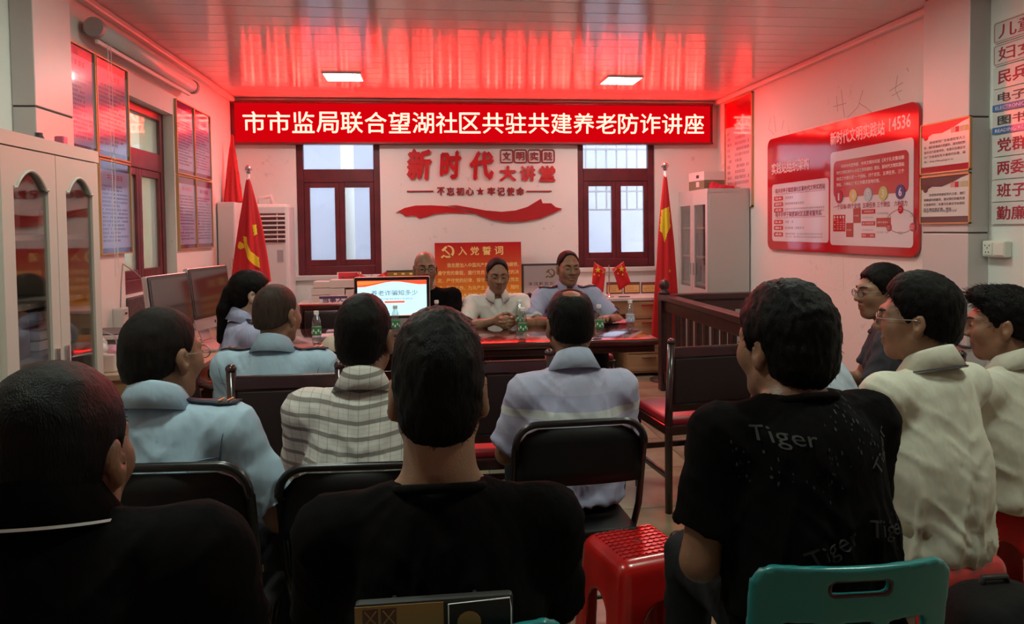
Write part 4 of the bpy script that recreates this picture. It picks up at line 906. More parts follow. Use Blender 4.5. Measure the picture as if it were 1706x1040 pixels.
# ------------------------------------------------------------------ draped flags on poles
def flag(label, x, y, ztop, zlow, r_low, sx, seed):
    t = thing('pole_flag', label, 'flag', (x, y, 0), 0, 'flags on floor poles'); PW = mat('pole white', (.78, .72, .70), .3, .3)
    MB().tube([(0, 0, .02), (0, 0, ztop - .05)], .014, 12).build('pole', PW, t, smooth=True); MB().ball((0, 0, ztop), .034, 14).build('finial', CHROME, t, smooth=True); MB().lathe([(.018, -.045), (.022, -.03), (.012, -.02)], (0, 0, ztop), 12).build('collar', CHROME, t)
    MB().lathe([(.15, 0), (.15, .012), (.05, .03), (.02, .05)], (0, 0, 0), 24).build('base', mat('pole base', (.10, .09, .09), .4, .6), t, smooth=True)
    A = []; n, mz = 64, 30; rnd = random.Random(seed); ph = rnd.random() * 6
    for i in range(mz + 1):
        f_ = i / mz; z = ztop - .085 - (ztop - .085 - zlow) * f_; r = .012 + r_low * f_ ** .75; row = []
        for k in range(n + 1):
            a = 2 * PI * k / n; w = 1 + (.20 * math.sin(5 * a + ph + f_ * 2) + .12 * math.sin(9 * a + ph * 2)) * min(1, f_ * 2.5)
            row.append((sx * .3 * r + r * w * math.cos(a), -.004 + r * .62 * w * math.sin(a), z + .02 * math.sin(3 * a + ph) * f_))
        A.append(row)
    o = MB().grid(A).build('cloth', FLAGR, t, smooth=True); me = o.data
    return t, o, BVHTree.FromPolygons([v.co.copy() for v in me.vertices], [tuple(p.vertices) for p in me.polygons])
fp_ = onY(413, 281, 6.6); t1, c1, bv1 = flag('red party flag with yellow hammer and sickle draped on a pole by the air conditioner', fp_[0], 6.6, fp_[2], .98, .125, .25, 3)
def inpoly(P, x, y):
    r = False; j = len(P) - 1
    for i in range(len(P)):
        if (P[i][1] > y) != (P[j][1] > y) and x < (P[j][0] - P[i][0]) * (y - P[i][1]) / (P[j][1] - P[i][1]) + P[i][0]: r = not r
        j = i
    return r
def thick(pts, w):
    L, Rr = [], []
    for i, p in enumerate(pts):
        a, b = pts[max(i - 1, 0)], pts[min(i + 1, len(pts) - 1)]; dx, dy = b[0] - a[0], b[1] - a[1]; l = math.hypot(dx, dy) or 1; ww = w[i] if isinstance(w, (list, tuple)) else w
        L.append((p[0] - dy / l * ww / 2, p[1] + dx / l * ww / 2)); Rr.append((p[0] + dy / l * ww / 2, p[1] - dx / l * ww / 2))
    return L + Rr[::-1]
def fpx(L, x, y): return [(onY(a, b, y)[0] - x, onY(a, b, y)[2]) for a, b in L]
z3 = lambda L: [(370 + a * .2114, 260 + b * .2114) for a, b in L]
shapes = [fpx(z3(S_), fp_[0], 6.6) for S_ in ([(178, 632), (210, 640), (218, 690), (245, 750), (300, 800), (310, 880), (270, 860), (220, 800), (190, 720)], [(135, 690), (150, 672), (180, 690), (188, 720), (160, 735), (135, 725)], [(248, 545), (275, 540), (285, 615), (262, 628)])]
decal_mask(bv1, t1, lambda u, v: any(inpoly(s, u, v) for s in shapes), YEL, -.17, .2, 1.0, 1.6, .004, lambda u, v: (u, -.5, v), (0, 1, 0), 'emblem')
fq_ = onY(1108, 276, 6.62); t2, c2, bv2 = flag('red national flag with yellow star draped on a pole in front of the corner cabinet', fq_[0], 6.62, fq_[2], .40, .10, -.2, 8)
sh2 = fpx([(1096, 355), (1101, 350), (1114, 344), (1115, 364), (1116, 378), (1109, 388), (1105, 404), (1101, 388), (1095, 382)], fq_[0], 6.62)
for fm in (lambda u, v: inpoly(sh2, u, v), lambda u, v: math.hypot(u + .03, v - .93) < .018, lambda u, v: math.hypot(u - .02, v - 1.02) < .014): decal_mask(bv2, t2, fm, YEL, -.16, .16, .8, 1.75, .006, lambda u, v: (u, -.5, v), (0, 1, 0), 'star')
# ------------------------------------------------------------------ back desks and what stands on them
DESK = mat('light wood veneer', (.46, .27, .14), .45, var=.25, vscale=4, stretch=(.6, .6, 8)); DTOP = mat('pale desk top', (.66, .60, .56), .35)
def back_desk(x0, x1, label):
    t = thing('office_desk', label, 'desk', (0, 0, 0), 0, 'desks along the end wall'); y0 = 6.84
    MB().span((x0, y0 - .02, .725), (x1, 7.39, .755), .004).build('top', DTOP, t)
    for a in (x0 + .01, x1 - .43):
        MB().span((a, y0, .03), (a + .42, 7.36, .725)).build('pedestal', DESK, t)
        for k in range(4): d = MB().span((a + .01, y0 - .018, .05 + .168 * k), (a + .41, y0, .05 + .168 * k + .160), .003).build('drawer', DESK, t); MB().span((a + .14, y0 - .03, .05 + .168 * k + .125), (a + .28, y0 - .018, .05 + .168 * k + .137), .003).build('handle', CHROME, d)
    MB().span((x0 + .43, 7.0, .25), (x1 - .43, 7.02, .725)).build('modesty_panel', DESK, t); MB().span((x0 + .43, y0, .60), (x1 - .43, y0 + .02, .725)).build('apron', DESK, t)
back_desk(-1.20, .55, 'light wood office desk under the window with stacked cartons on it'); back_desk(.60, 2.30, 'light wood office desk under the barred window with flags on it')
DY = 6.95
ct = mat('grey carton board', (.62, .57, .50), .7)
for k, (a, b, c, d) in enumerate(((519, 548, 492, 508), (519, 550, 480, 492), (522, 549, 469, 480), (549, 574, 480, 493), (576, 596, 482, 498), (549, 590, 466, 480))):
    A, B = onY(a, d, DY + .1), onY(b, c, DY + .1); z0 = A[2]
    o = MB().span((A[0], DY + .1, z0), (B[0], DY + .32, B[2] - .002), .002).build('small_carton', ct, None); tag(o, 'pale flat carton on the desk under the window, %s' % ('lowest of its pile', 'middle of its pile', 'top of the pile of three', 'behind the name card', 'behind the monitor', 'under the red card')[k], 'box', 'cartons on the back desk')
A, B = onY(519, 508, DY + .1), onY(600, 508, DY + .1); o = MB().span((A[0] - .02, DY + .08, .756), (B[0] + .02, DY + .36, A[2] - .001), .003).build('carton', ct, None); tag(o, 'wide low carton carrying the pile of flat boxes on the desk', 'box')
A, B = onY(532, 507, DY), onY(573, 493, DY); t = thing('name_card', 'white name card with a dark band standing before the cartons', 'name card', (0, 0, 0)); MB().span((A[0], DY, .756), (B[0] + .03, DY + .05, B[2]), .002).build('stand', mat('card white', (.75, .72, .72), .4), t)
fD = lambda u, v, d: (u, DY - d, v); plate('band', rect(A[0], B[2] - .025, B[0] + .03, B[2]), INK, t, fD, .0005, .001); text('当事人', INK, t, off(fD, .001), A[0] + .03, A[2] + .012, B[0] - A[0] - .03, .045, .001, .02)
A, B = onY(564, 475, DY + .25), onY(600, 454, DY + .25); t = thing('red_card', 'red upright card with black characters leaning at the window sill', 'card', (0, 0, 0)); MB().span((A[0] - .012, DY + .25, A[2] - .06), (B[0] + .01, DY + .262, B[2] + .004), .002).build('back', mat('card white', (1, 1, 1)), t); fD2 = lambda u, v, d: (u, DY + .25 - d, v); plate('sheet', rect(A[0], A[2] - .045, B[0], B[2]), mat('card red', (.62, .03, .035), .5), t, fD2, .0005, .001); text('中议庭', BTXT, t, off(fD2, .002), A[0] + .02, B[2] - .085, .17, .055, .001, .015)
def table_flags(label, x, y, z, h, sp):
    t = thing('table_flags', label, 'flag', (x, y, z), 0, 'crossed table flags'); MB().lathe([(.045, 0), (.045, .008), (.012, .015), (.008, .04)], (0, 0, 0), 16).build('base', CHROME, t, smooth=True); MB().tube([(0, 0, .03), (0, 0, h - .03)], .005, 8).build('post', CHROME, t)
    for s in (-1, 1):
        MB().tube([(s * -.012, 0, h * .55), (s * sp, 0, h)], .003, 6).build('stick', mat('flag stick', (.55, .38, .25), .5), t)
        p0 = Vector((s * sp, 0, h)); p1 = Vector((s * sp * .22, 0, h * .80)); dn = Vector((s * .03, 0, -1)).normalized() * .22
        if s > 0: dn = Vector((.30, 0, -.95)).normalized() * .22
        else: dn = Vector((-.12, 0, -1)).normalized() * .23
        A = [[tuple(p0 + (p1 - p0) * (i / 8) + dn * (j / 6) + Vector((0, .008 * math.sin(i * 1.1 + j * .7), 0))) for j in range(7)] for i in range(9)]
        f = MB().grid(A).build('flag', FLAGR, t, smooth=True); sd = f.modifiers.new('thick', 'SOLIDIFY'); sd.thickness = .002
        pc = p0 + (p1 - p0) * .35 + dn * .22
        mb = MB(); mb.prism(star(pc.x, pc.z, .032), lambda u, v, d: (u, -.012 - d, v), .002)
        for q in range(4): a = R(-60 + 50 * q); mb.prism(star(pc.x + .055 * math.cos(a + 4.2), pc.z + .055 * math.sin(a + 4.2), .011), lambda u, v, d: (u, -.012 - d, v), .002)
        mb.build('stars', YEL, f)
k_ = onY(1015, 498, 6.93); table_flags('pair of small red flags crossed on a stand by the uniformed man', k_[0], 6.93, .756, .34, .145)
k_ = onY(619, 470, 6.95); table_flags('pair of small red flags crossed behind the slide monitor', k_[0], 6.95, .756, .29, .14)
for k in range(3):
    A, B = onY(1011 + 29 * k, 491, 7.25), onY(1037 + 29 * k, 470, 7.25); t = thing('certificate_frame', 'brown framed yellow certificate on the desk, %s from the small flags' % ('first', 'second', 'third')[k], 'certificate', (0, 0, 0), 0, 'framed certificates on the back desk')
    fE = lambda u, v, d: (u, 7.25 - d, v); plate('frame', rect(A[0], .757, B[0], B[2]), mat('brown frame', (.16, .06, .05), .4), t, fE, -.02, .02); plate('sheet', rect(A[0] + .008, .77, B[0] - .008, B[2] - .028), mat('yellow sheet', (.70, .48, .16), .4), t, fE, .0005, .001); dashes(MTXT, t, fE, A[0] + .02, .78, B[0] - .02, B[2] - .04, 3, .002, cw=.02, seed=k)
o = MB().box((onY(1040, 496, 6.9)[0], 6.9, .76), (.11, .02, .008), .003).build('pen', BTXT, None); tag(o, 'dark pen lying on the pale desk by the small flags', 'pen')
def emblem(cx, cy, r):
    arc = [(cx + r * .1 + r * .72 * math.cos(R(a)), cy + r * .72 * math.sin(R(a))) for a in range(-130, 96, 15)]; n = len(arc)
    sick = thick(arc, [r * .10 + r * .22 * math.sin(PI * (i / (n - 1)) ** .8) for i in range(n)]); hand = thick([(cx - r * .35, cy - r * .50), (cx - r * .75, cy - r * .80)], r * .22)
    ham = thick([(cx - r * .30, cy + r * .22), (cx + r * .62, cy - r * .68)], r * .17); hd = thick([(cx - r * .62, cy + r * .10), (cx - r * .05, cy + r * .62)], r * .30); return [sick, hand, ham, hd]
# oath board
ob = thing('oath_board', 'red to gold printed oath board leaning behind the seated officials', 'board', (0, 0, 0)); A, B = onY(724, 405, 7.28), onY(868, 405, 7.28); u0, u1, v0, v1 = A[0], B[0], .758, A[2]
fO = lambda u, v, d: (u, 7.28 - d, v)
om = mat('oath print', (.5, .02, .02), .18, coat=.6); nt = om.node_tree; tc = nt.nodes.new('ShaderNodeTexCoord'); sp_ = nt.nodes.new('ShaderNodeSeparateXYZ'); mr = nt.nodes.new('ShaderNodeMapRange'); mr.inputs[1].default_value = .76; mr.inputs[2].default_value = 1.28; rp = nt.nodes.new('ShaderNodeValToRGB')
rp.color_ramp.elements[0].color = (.62, .30, .03, 1); rp.color_ramp.elements[1].color = (.50, .015, .02, 1); e_ = rp.color_ramp.elements.new(.45); e_.color = (.58, .12, .025, 1)
nt.links.new(tc.outputs['Object'], sp_.inputs[0]); nt.links.new(sp_.outputs[2], mr.inputs[0]); nt.links.new(mr.outputs[0], rp.inputs[0]); nt.links.new(rp.outputs[0], nt.nodes['Principled BSDF'].inputs['Base Color'])
plate('panel', rect(u0, v0, u1, v1), om, ob, fO, -.015, .015); GT = mat('gold print', (.85, .66, .22), .35); w = u1 - u0; em = MB()
for P in emblem(u0 + .12, v1 - .085, .075): em.prism(P, off(fO, .0005), .002)
em.build('emblem', GT, ob)
for k, ch in enumerate('入党誓词'): text(ch, GT, ob, off(fO, .0005), u0 + w * (.27 + .14 * k), v1 - .125, .085, .085, .002, .015, 'character')
for k, (s, a) in enumerate((('我志愿加入中国共产党，拥护党的纲领，', .14), ('遵守党的章程，履行党员义务，执行党的决', .03), ('定，严守党的纪律，保守党的秘密，对党忠', .03), ('诚，积极工作，为共产主义奋斗终身，随时', .03), ('准备为党和人民牺牲一切，永不叛党。', .03))): text(s, GT, ob, off(fO, .0005), u0 + w * a, v1 - .245 - .075 * k, w * (.97 - a), .045, .0015, .01, res=1)
# silver plaque and gold plaque
pl = thing('silver_plaque', 'silver framed plaque with dark emblem beside the uniformed man', 'plaque', (0, 0, 0)); A, B = onY(869, 440, 7.30), onY(937, 500, 7.30); fS = lambda u, v, d: (u, 7.30 - d, v)
plate('frame', rect(A[0], .757, B[0], A[2]), mat('plaque frame', (.05, .04, .04), .35), pl, fS, -.02, .02); plate('plate', rect(A[0] + .02, .775, B[0] - .02, A[2] - .02), mat('brushed silver', (.55, .56, .55), .3, .7), pl, fS, .0005, .003); em = MB()
for P in emblem(onY(916, 455, 7.3)[0], onY(916, 455, 7.3)[2], .055): em.prism(P, off(fS, .004), .002)
em.build('emblem', mat('dark gold', (.16, .08, .03), .4), pl); dashes(BTXT, pl, fS, A[0] + .06, A[2] - .23, B[0] - .03, A[2] - .17, 1, .005, cw=.055, seed=5, ragged=0)
pg = thing('gold_plaque', 'dark framed gold plaque behind the bald man by the slide monitor', 'plaque', (0, 0, 0)); A, B = onY(643, 451, 7.3), onY(720, 470, 7.3); plate('frame', rect(A[0], .757, B[0], A[2]), MATS['plaque frame'], pg, fS, -.02, .02); plate('plate', rect(A[0] + .015, .775, B[0] - .015, A[2] - .015), mat('olive gold', (.36, .28, .06), .35, .6), pg, fS, .0005, .003); mb = MB()
for k in range(5): mb.box((A[0] + .09 + .075 * k, 7.295, A[2] - .035), (.03, .004, .018), .002)
mb.build('lettering', GT, pg)
# ------------------------------------------------------------------ conference table
MAHO = mat('mahogany', (.085, .016, .014), .16, var=.45, vscale=3, stretch=(.5, 6, 6), coat=.9, bump=.02, bscale=8); MAHOD = mat('dark mahogany', (.040, .008, .008), .28, var=.4, vscale=4, stretch=(5, 5, .6), coat=.4)
tb = thing('conference_table', 'long glossy dark red wooden conference table in front of the officials', 'table', (0, 0, 0)); TX0, TX1, TY0, TY1, TZ = -.98, 1.365, 4.26, 5.14, .76
MB().span((TX0, TY0, TZ - .045), (TX1, TY1, TZ), .014).build('top', MAHO, tb, ang=40); MB().span((TX0 + .02, TY0 + .02, TZ - .085), (TX1 - .02, TY1 - .02, TZ - .045), .006).build('edge_band', MAHOD, tb)
MB().span((TX0 + .2, TY0 + .12, .06), (.80, TY0 + .145, TZ - .085)).build('front_panel', MAHOD, tb)
for a in (TX0 + .15, .36, .80): MB().span((a, TY0 + .10, .0), (a + .06, TY1 - .10, TZ - .085)).build('pedestal', MAHOD, tb)
for a, b in ((TX0 + .23, .34), (.44, .78)): p = MB().span((a, TY0 + .108, .12), (b, TY0 + .12, .60), .006).build('moulded_panel', MAHO, tb)
MB().span((TX0 + .2, TY0 + .15, .62), (.80, TY1 - .15, .635)).build('shelf', MAHOD, tb)
# ------------------------------------------------------------------ wooden chairs with red seats
CWOOD = mat('chair wood', (.038, .009, .009), .24, var=.35, vscale=6, coat=.5); CLEA = mat('dark chair leather', (.016, .007, .008), .45, bump=.08, bscale=60); CRED = mat('red seat leather', (.30, .012, .022), .38, bump=.06, bscale=50)
def wood_chair(label, x, y, rz, h=.90, w=.44, grp='dark wooden chairs with ball finials'):
    t = thing('wooden_chair', label, 'chair', (x, y, 0), rz, grp); a = w / 2 - .02
    for s in (-1, 1):
        p = MB(); p.tube([(s * a, -.20, 0), (s * a, -.20, .44), (s * a, -.238, h - .010)], [.019, .021, .019], 8).build('rear_post', CWOOD, t, smooth=True); MB().ball((s * a, -.238, h), .021, 12, (1, 1, .9)).build('finial', CWOOD, t, smooth=True)
        MB().tube([(s * a, .20, 0), (s * a, .20, .42)], [.015, .021], 8).build('front_leg', CWOOD, t, smooth=True); MB().box((s * a, 0, .18), (.020, .40, .026), .004).build('side_stretcher', CWOOD, t)
    MB().box((0, -.232, h - .055), (2 * a, .026, .055), .008).build('top_rail', CWOOD, t); MB().box((0, -.215, .53), (2 * a, .024, .04), .006).build('lower_rail', CWOOD, t)
    MB().box((0, -.224, (h - .08 + .55) / 2), (2 * a - .03, .030, h - .08 - .55), .010).build('back_panel', CLEA, t)
    MB().box((0, 0, .415), (w, .44, .05), .008).build('seat_frame', CWOOD, t); MB().box((0, .005, .455), (w - .03, .41, .045), .018, seg=3).build('seat', CRED, t, ang=50); MB().box((0, .20, .22), (2 * a, .02, .03), .004).build('front_stretcher', CWOOD, t); return t
def at(u, v, Y): p = onY(u, v, Y); return p
p = at(476, 612, 2.80); wood_chair('dark wooden chair under the man in pale blue beside the ponytail woman', p[0], 2.80 + .235, 0, p[2], .43)
p = at(855, 590, 3.10); wood_chair('empty dark wooden chair in front of the conference table, right of centre', p[0] - .05, 3.10 + .235, 0, p[2], .45)
wood_chair('empty dark wooden chair with red seat beside the wooden railing', 1.37, 3.74, R(6), .86, .48)
wood_chair('dark wooden chair under the bald man behind the slide monitor', -.02, 5.52, PI, .88); wood_chair('dark wooden chair under the man in the white polo at the table', .60, 5.55, PI, .90); wood_chair('dark wooden chair under the uniformed man at the table', 1.16, 5.55, PI, .92)
# big leather chair left of the monitor
t = thing('leather_armchair', 'empty black leather chair with red wooden top rail behind the table bottle', 'chair', (-.70, 5.62, 0), PI)
for s in (-1, 1): MB().tube([(s * .27, -.22, 0), (s * .27, -.24, .845)], .022, 8).build('rear_post', CWOOD, t); MB().tube([(s * .27, .22, 0), (s * .27, .22, .62)], .020, 8).build('front_leg', CWOOD, t); MB().box((s * .27, 0, .63), (.05, .46, .03), .01).build('armrest', CWOOD, t)
MB().box((0, -.24, .832), (.60, .04, .050), .012).build('top_rail', MAHO, t); MB().box((0, -.215, .64), (.50, .06, .34), .025, seg=3).build('backrest', CLEA, t, ang=50); MB().box((0, 0, .43), (.50, .46, .10), .03, seg=3).build('seat', CLEA, t, ang=50)
# ------------------------------------------------------------------ black folding chairs
BLK = mat('black tube', (.008, .007, .008), .32, .0, coat=.2); BPL = mat('black seat plate', (.009, .0075, .008), .5, spec=.25)
def folding_chair(label, x, y, rz, h=.80, w=.44):
    t = thing('folding_chair', label, 'chair', (x, y, 0), rz, 'black folding chairs'); a = w / 2 - .012; n = 8
    arc = [(a - .07 + .07 * math.sin(PI / 2 * i / n), .07 * (1 - math.cos(PI / 2 * i / n))) for i in range(n + 1)]
    R_ = [(-.19 - .0, )]
    def rear(s):  # back tube sweeping down to the front foot
        return [(s * a, .20, .012), (s * a, .0, .30), (s * a, -.13, .52), (s * a, -.185, h - .075)]
    L = rear(-1); Rt = rear(1)
    top = [(-xx, -.195, h - dz) for xx, dz in arc[::-1]] + [(xx, -.195, h - dz) for xx, dz in arc]
    MB().tube(L + top + Rt[::-1], .0115, 8).build('back_frame', BLK, t, smooth=True)
    for s in (-1, 1): MB().tube([(s * (a - .025), -.22, .012), (s * (a - .025), .02, .31), (s * (a - .025), .13, .44)], .011, 8).build('rear_leg', BLK, t, smooth=True)
    for y_, z_ in ((-.20, .036), (.17, .058)): MB().tube([(-a, y_, z_), (a, y_, z_)], .008, 8).build('cross_bar', BLK, t)
    A = []
    for i in range(13):
        u = -1 + i / 6; hh = (h - .016) if abs(u) < .66 else (h - .016 - .055 * ((abs(u) - .66) / .34) ** 2)
        A.append([(u * (a - .004), -.172 - .020 * (1 - u * u) - .012 * (j / 4), h - .20 + (hh - h + .20) * j / 4) for j in range(5)])
    o = MB().grid(A).build('backrest', BPL, t, smooth=True); sd = o.modifiers.new('thick', 'SOLIDIFY'); sd.thickness = .012
    MB().box((0, .01, .445), (2 * a - .03, .38, .026), .012, seg=3).build('seat', BPL, t, ang=50)
# ------------------------------------------------------------------ moulded plastic stools and chairs
PLR = mat('red plastic', (.52, .012, .010), .25, coat=.4); TEAL = mat('teal plastic', (.012, .20, .20), .30, coat=.3)
f = Field((-.21, -.21, 0), (.21, .21, .47), .0065)
f.rbox((0, 0, .225), (.150, .150, .225), .040, taper=-.55, z0=.225); f.rbox((0, 0, .207), (.136, .136, .222), .032, .006, 's', taper=-.55, z0=.225)
for a in range(2):
    if a == 0: f.put(lambda X, Y, Z: np.maximum(np.sqrt((X / (1 - .5 * Z)) ** 2 + np.maximum(Z - .24, 0) ** 2 * .9) - .076, 0 * Y) - .0, (-.11, -.25, 0), (.11, .25, .37), .008, 's')
    else: f.put(lambda X, Y, Z: np.maximum(np.sqrt((Y / (1 - .5 * Z)) ** 2 + np.maximum(Z - .24, 0) ** 2 * .9) - .076, 0 * X) - .0, (-.25, -.11, 0), (.25, .11, .37), .008, 's')
stool_me = f.mesh('stool_body'); stool_me.materials.append(PLR)
mb = MB()
for i in range(9):
    for j in range(9):
        if (i, j) != (4, 4):
            x_, y_ = -.088 + .022 * i, -.088 + .022 * j
            for rr, dx in ((R(45), 0), (R(-45), .011)): mb.box((x_ + dx - .006, y_ + (0 if dx == 0 else .0), .4515), (.014, .006, .004), .0, Matrix.Rotation(rr, 3, 'Z'))
weave_me = mb.mesh('weave'); weave_me.materials.append(PLR); ring_me = MB().lathe([(.014, 0), (.014, .0015), (.008, .0015), (.008, 0)], (0, 0, .4495), 14).mesh('hole'); ring_me.materials.append(mat('hole dark', (.06, .004, .004), .6))
def stool(label, x, y, rz):
    t = thing('plastic_stool', label, 'stool', (x, y, 0), rz, 'red plastic stools'); obj('body', stool_me, None, t); o = obj('woven_seat', weave_me, None, t); obj('drain_hole', ring_me, None, t); return t
f = Field((-.25, -.32, 0), (.25, .26, .84), .0075)
f.rbox((0, 0, .425), (.205, .205, .016), .03)
for s in (-1, 1):
    for y_, y2 in ((.17, .20), (-.17, -.25)): f.cap((s * .175, y_, .42), (s * .215, y2, .0), .028, .022, .02, cut=[((0, 0, 0.002), (0, 0, -1))])
def bk(X, Y, Z):
    c = -.195 - .20 * (Z - .42) * .75 - .035 * (1 - (X / .2) ** 2) * 1.0; hw = .192 - .05 * np.clip((.60 - Z) / .2, 0, 1) + .0 * Z
    d2 = np.sqrt(np.maximum(np.abs(X) - hw + .045, 0) ** 2 + np.maximum(np.abs(Z - .59) - .215 + .045, 0) ** 2) - .045
    def slot(x0, z0, w, h): return np.sqrt(np.maximum(np.abs(X - x0) - w + .012, 0) ** 2 + np.maximum(np.abs(Z - z0) - h + .012, 0) ** 2) - .012
    hol = np.minimum(slot(0, .765, .055, .013), np.minimum(np.minimum(slot(-.098, .60, .040, .095), slot(0.0, .60, .034, .095)), slot(.098, .60, .040, .095)))
    return np.maximum(np.maximum(d2, -hol), np.abs(Y - c) * .95 - .009)
f.put(bk, (-.22, -.34, .36), (.22, -.10, .82), .01)
tch_me = f.mesh('plastic_chair'); tch_me.materials.append(TEAL)
slot_me = MB().tube([(x_, -.195 - .15 * (z_ - .42) - .035 * (1 - (x_ / .2) ** 2) - .006, z_) for x_, z_ in rect(-.058, .749, .058, .781, .012, 3)], .004, 6, closed=True).mesh('handle_rim'); slot_me.materials.append(mat('dark slot rim', (.05, .012, .02), .35))
def plastic_chair(label, x, y, rz):
    t = thing('plastic_chair', label, 'chair', (x, y, 0), rz, 'teal plastic chairs'); obj('shell', tch_me, None, t); obj('handle_rim', slot_me, None, t, smooth=True)
plastic_chair('teal plastic chair with a slotted back under the man in the tiger shirt', .778, 1.52, R(-2)); plastic_chair('teal plastic chair under the man in the plain black tee', .02, 1.40, R(0))
stool('empty red plastic stool on the floor beside the man in the tiger shirt', .632, 2.20, R(14))
# ------------------------------------------------------------------ courtroom style railing
RAILW = mat('railing wood', (.052, .020, .022), .38, var=.4, vscale=8, stretch=(4, .4, 4), coat=.2)
rl = thing('wooden_railing', 'dark wooden railing with ball-topped corner post by the wall', 'railing', (0, 0, 0)); RX, RY = 2.04, 6.22
MB().box((RX, RY, .42), (.09, .09, .84), .006).build('corner_post', RAILW, rl); MB().lathe([(.050, 0), (.050, .02), (.026, .035), (.042, .06), (.048, .085), (.036, .115), (.012, .128)], (RX, RY, .84), 16).build('finial', RAILW, rl, smooth=True)
MB().box((RX, 3.95, .40), (.08, .08, .80), .006).build('end_post', RAILW, rl)
def bar(name, a, b, w, h, m=RAILW): MB().span((a[0] - w / 2 if a[0] == b[0] else a[0], a[1] - w / 2 if a[1] == b[1] else a[1], a[2] - h / 2), (b[0] + w / 2 if a[0] == b[0] else b[0], b[1] + w / 2 if a[1] == b[1] else b[1], a[2] + h / 2), .008).build(name, m, rl)
bar('top_rail', (RX, 3.95, .815), (RX, RY - .045, .815), .10, .05); bar('under_rail', (RX, 3.95, .74), (RX, RY - .045, .74), .04, .09); bar('bottom_rail', (RX, 3.95, .12), (RX, RY - .045, .12), .05, .10)
for k in range(13): MB().box((RX, 4.10 + .165 * k, .43), (.028, .06, .54), .004).build('slat', RAILW, rl)
bar('top_rail', (RX + .045, RY, .815), (XR - .01, RY, .815), .10, .05); bar('under_rail', (RX + .045, RY, .74), (XR - .01, RY, .74), .04, .09); bar('bottom_rail', (RX + .045, RY, .12), (XR - .01, RY, .12), .05, .10)
for k in range(6): MB().box((RX + .16 + .15 * k, RY, .43), (.06, .028, .54), .004).build('slat', RAILW, rl)
# ------------------------------------------------------------------ side desk with computers
sd_ = thing('side_desk', 'light wood desk along the window wall holding two computers', 'desk', (0, 0, 0)); MB().span((XL + .01, 3.72, .715), (-1.16, 5.75, .745), .004).build('top', mat('side desk top', (.50, .36, .26), .35, var=.15, vscale=5), sd_)
for y in (3.76, 4.75, 5.70): MB().span((XL + .03, y - .012, 0), (-1.20, y + .012, .715)).build('side_panel', DESK, sd_)
MB().span((XL + .03, 3.77, .30), (XL + .05, 5.70, .715)).build('back_panel', DESK, sd_); MB().span((-1.19, 3.78, .60), (-1.175, 4.74, .715), .003).build('drawer', DESK, sd_)
ALU = mat('aluminium', (.62, .60, .60), .3, .8); SCR = mat('dark screen glass', (.030, .026, .028), .06, coat=1.0); BEZ = mat('black bezel', (.012, .010, .011), .15, coat=.6)
def imac(label, x, y, z, rz, w=.50, h=.31, tilt=R(-6), screen=None, grp='all-in-one computers', hb=.085):
    """screen faces local -y"""
    t = thing('computer', label, 'computer', (x, y, z), rz, grp); Mt = Matrix.Rotation(tilt, 4, 'X') @ Matrix.Translation((0, 0, .0))
    def put(n, mb, m):
        o = mb.build(n, m, t); o.matrix_local = Matrix.Translation((0, 0, hb)) @ Matrix.Rotation(tilt, 4, 'X'); return o
    fz = lambda u, v, d: (u, -.014 - d, v)
    put('back_shell', MB().box((0, .004, (h + .07) / 2), (w, .030, h + .07), .010, seg=3), ALU); b = put('bezel', MB().prism(rect(-w / 2 + .004, .07, w / 2 - .004, h + .066, .010), fz, -.004 + .008), BEZ)
    s = put('screen', MB().prism(rect(-w / 2 + .022, .088, w / 2 - .022, h + .046), off(fz, .0042), .001), screen or SCR)
    put('chin', MB().prism(rect(-w / 2 + .002, .002, w / 2 - .002, .068, .006), fz, .004), ALU); put('emblem', MB().prism(circ(0, .036, .010), off(fz, .0045), .001), BEZ)
    MB().span((-.09, .02, .0), (.09, .16, .006), .002).build('foot', ALU, t); MB().box((0, .075, .09), (.12, .008, .18), .002, Matrix.Rotation(R(-20), 3, 'X')).build('neck', ALU, t); return t, fz, put
imac('silver all-in-one computer with a dark screen beside the side window', -1.38, 4.20, .745, R(80), .42, .30); imac('silver all-in-one computer with a dark screen nearer the woman', -1.34, 4.80, .745, R(78), .48, .31)
# monitor showing the slide
SLM = mat('slide paper', (.40, .62, .72), .2, emit=(.48, .80, .92), es=.62)
mx_ = onY(653, 459, 4.72); tm_, fz, put = imac('all-in-one computer with a lit slide facing the audience on the table', mx_[0], 4.72, TZ, 0, .475, .265, R(-2), SLM, 'all-in-one computers', .035); fz0 = fz; fz = lambda u, v, d: fz0(u * .97, .088 + (v - .088) * .864, d)
for P in ([(-.223, .305), (.223, .305), (.223, .345), (-.223, .345)],): pass
SRED = mat('slide red', (.6, .05, .02), .3, emit=(1.0, .10, .03), es=.45); SDK = mat('slide ink', (.1, .1, .14), .3, emit=(.06, .08, .12), es=.5); SORG = mat('slide orange', (.8, .2, .04), .3, emit=(1.0, .22, .04), es=.5)
put('slide_curtain', MB().prism([(-.223, .346), (-.223, .300), (-.17, .302), (-.10, .318), (-.04, .333), (0, .338), (.05, .336), (.11, .325), (.17, .314), (.223, .314), (.223, .346)], off(fz, .0056), .0006), SRED); put('slide_curtain', MB().prism([(-.223, .312), (-.15, .318), (-.08, .332), (-.02, .342), (-.223, .340)], off(fz, .0064), .0006), SORG)
put('slide_wave', MB().prism([(-.223, .089), (.223, .089), (.223, .104), (.13, .094), (.05, .092), (-.02, .091), (-.223, .098)], off(fz, .0056), .0006), SORG)
ts = text('养老诈骗知多少', SDK, tm_, off(fz, .0056), -.135, .235, .30, .040, .0005, .004); ts.matrix_local = Matrix.Translation((0, 0, .035)) @ Matrix.Rotation(R(-2), 4, 'X')
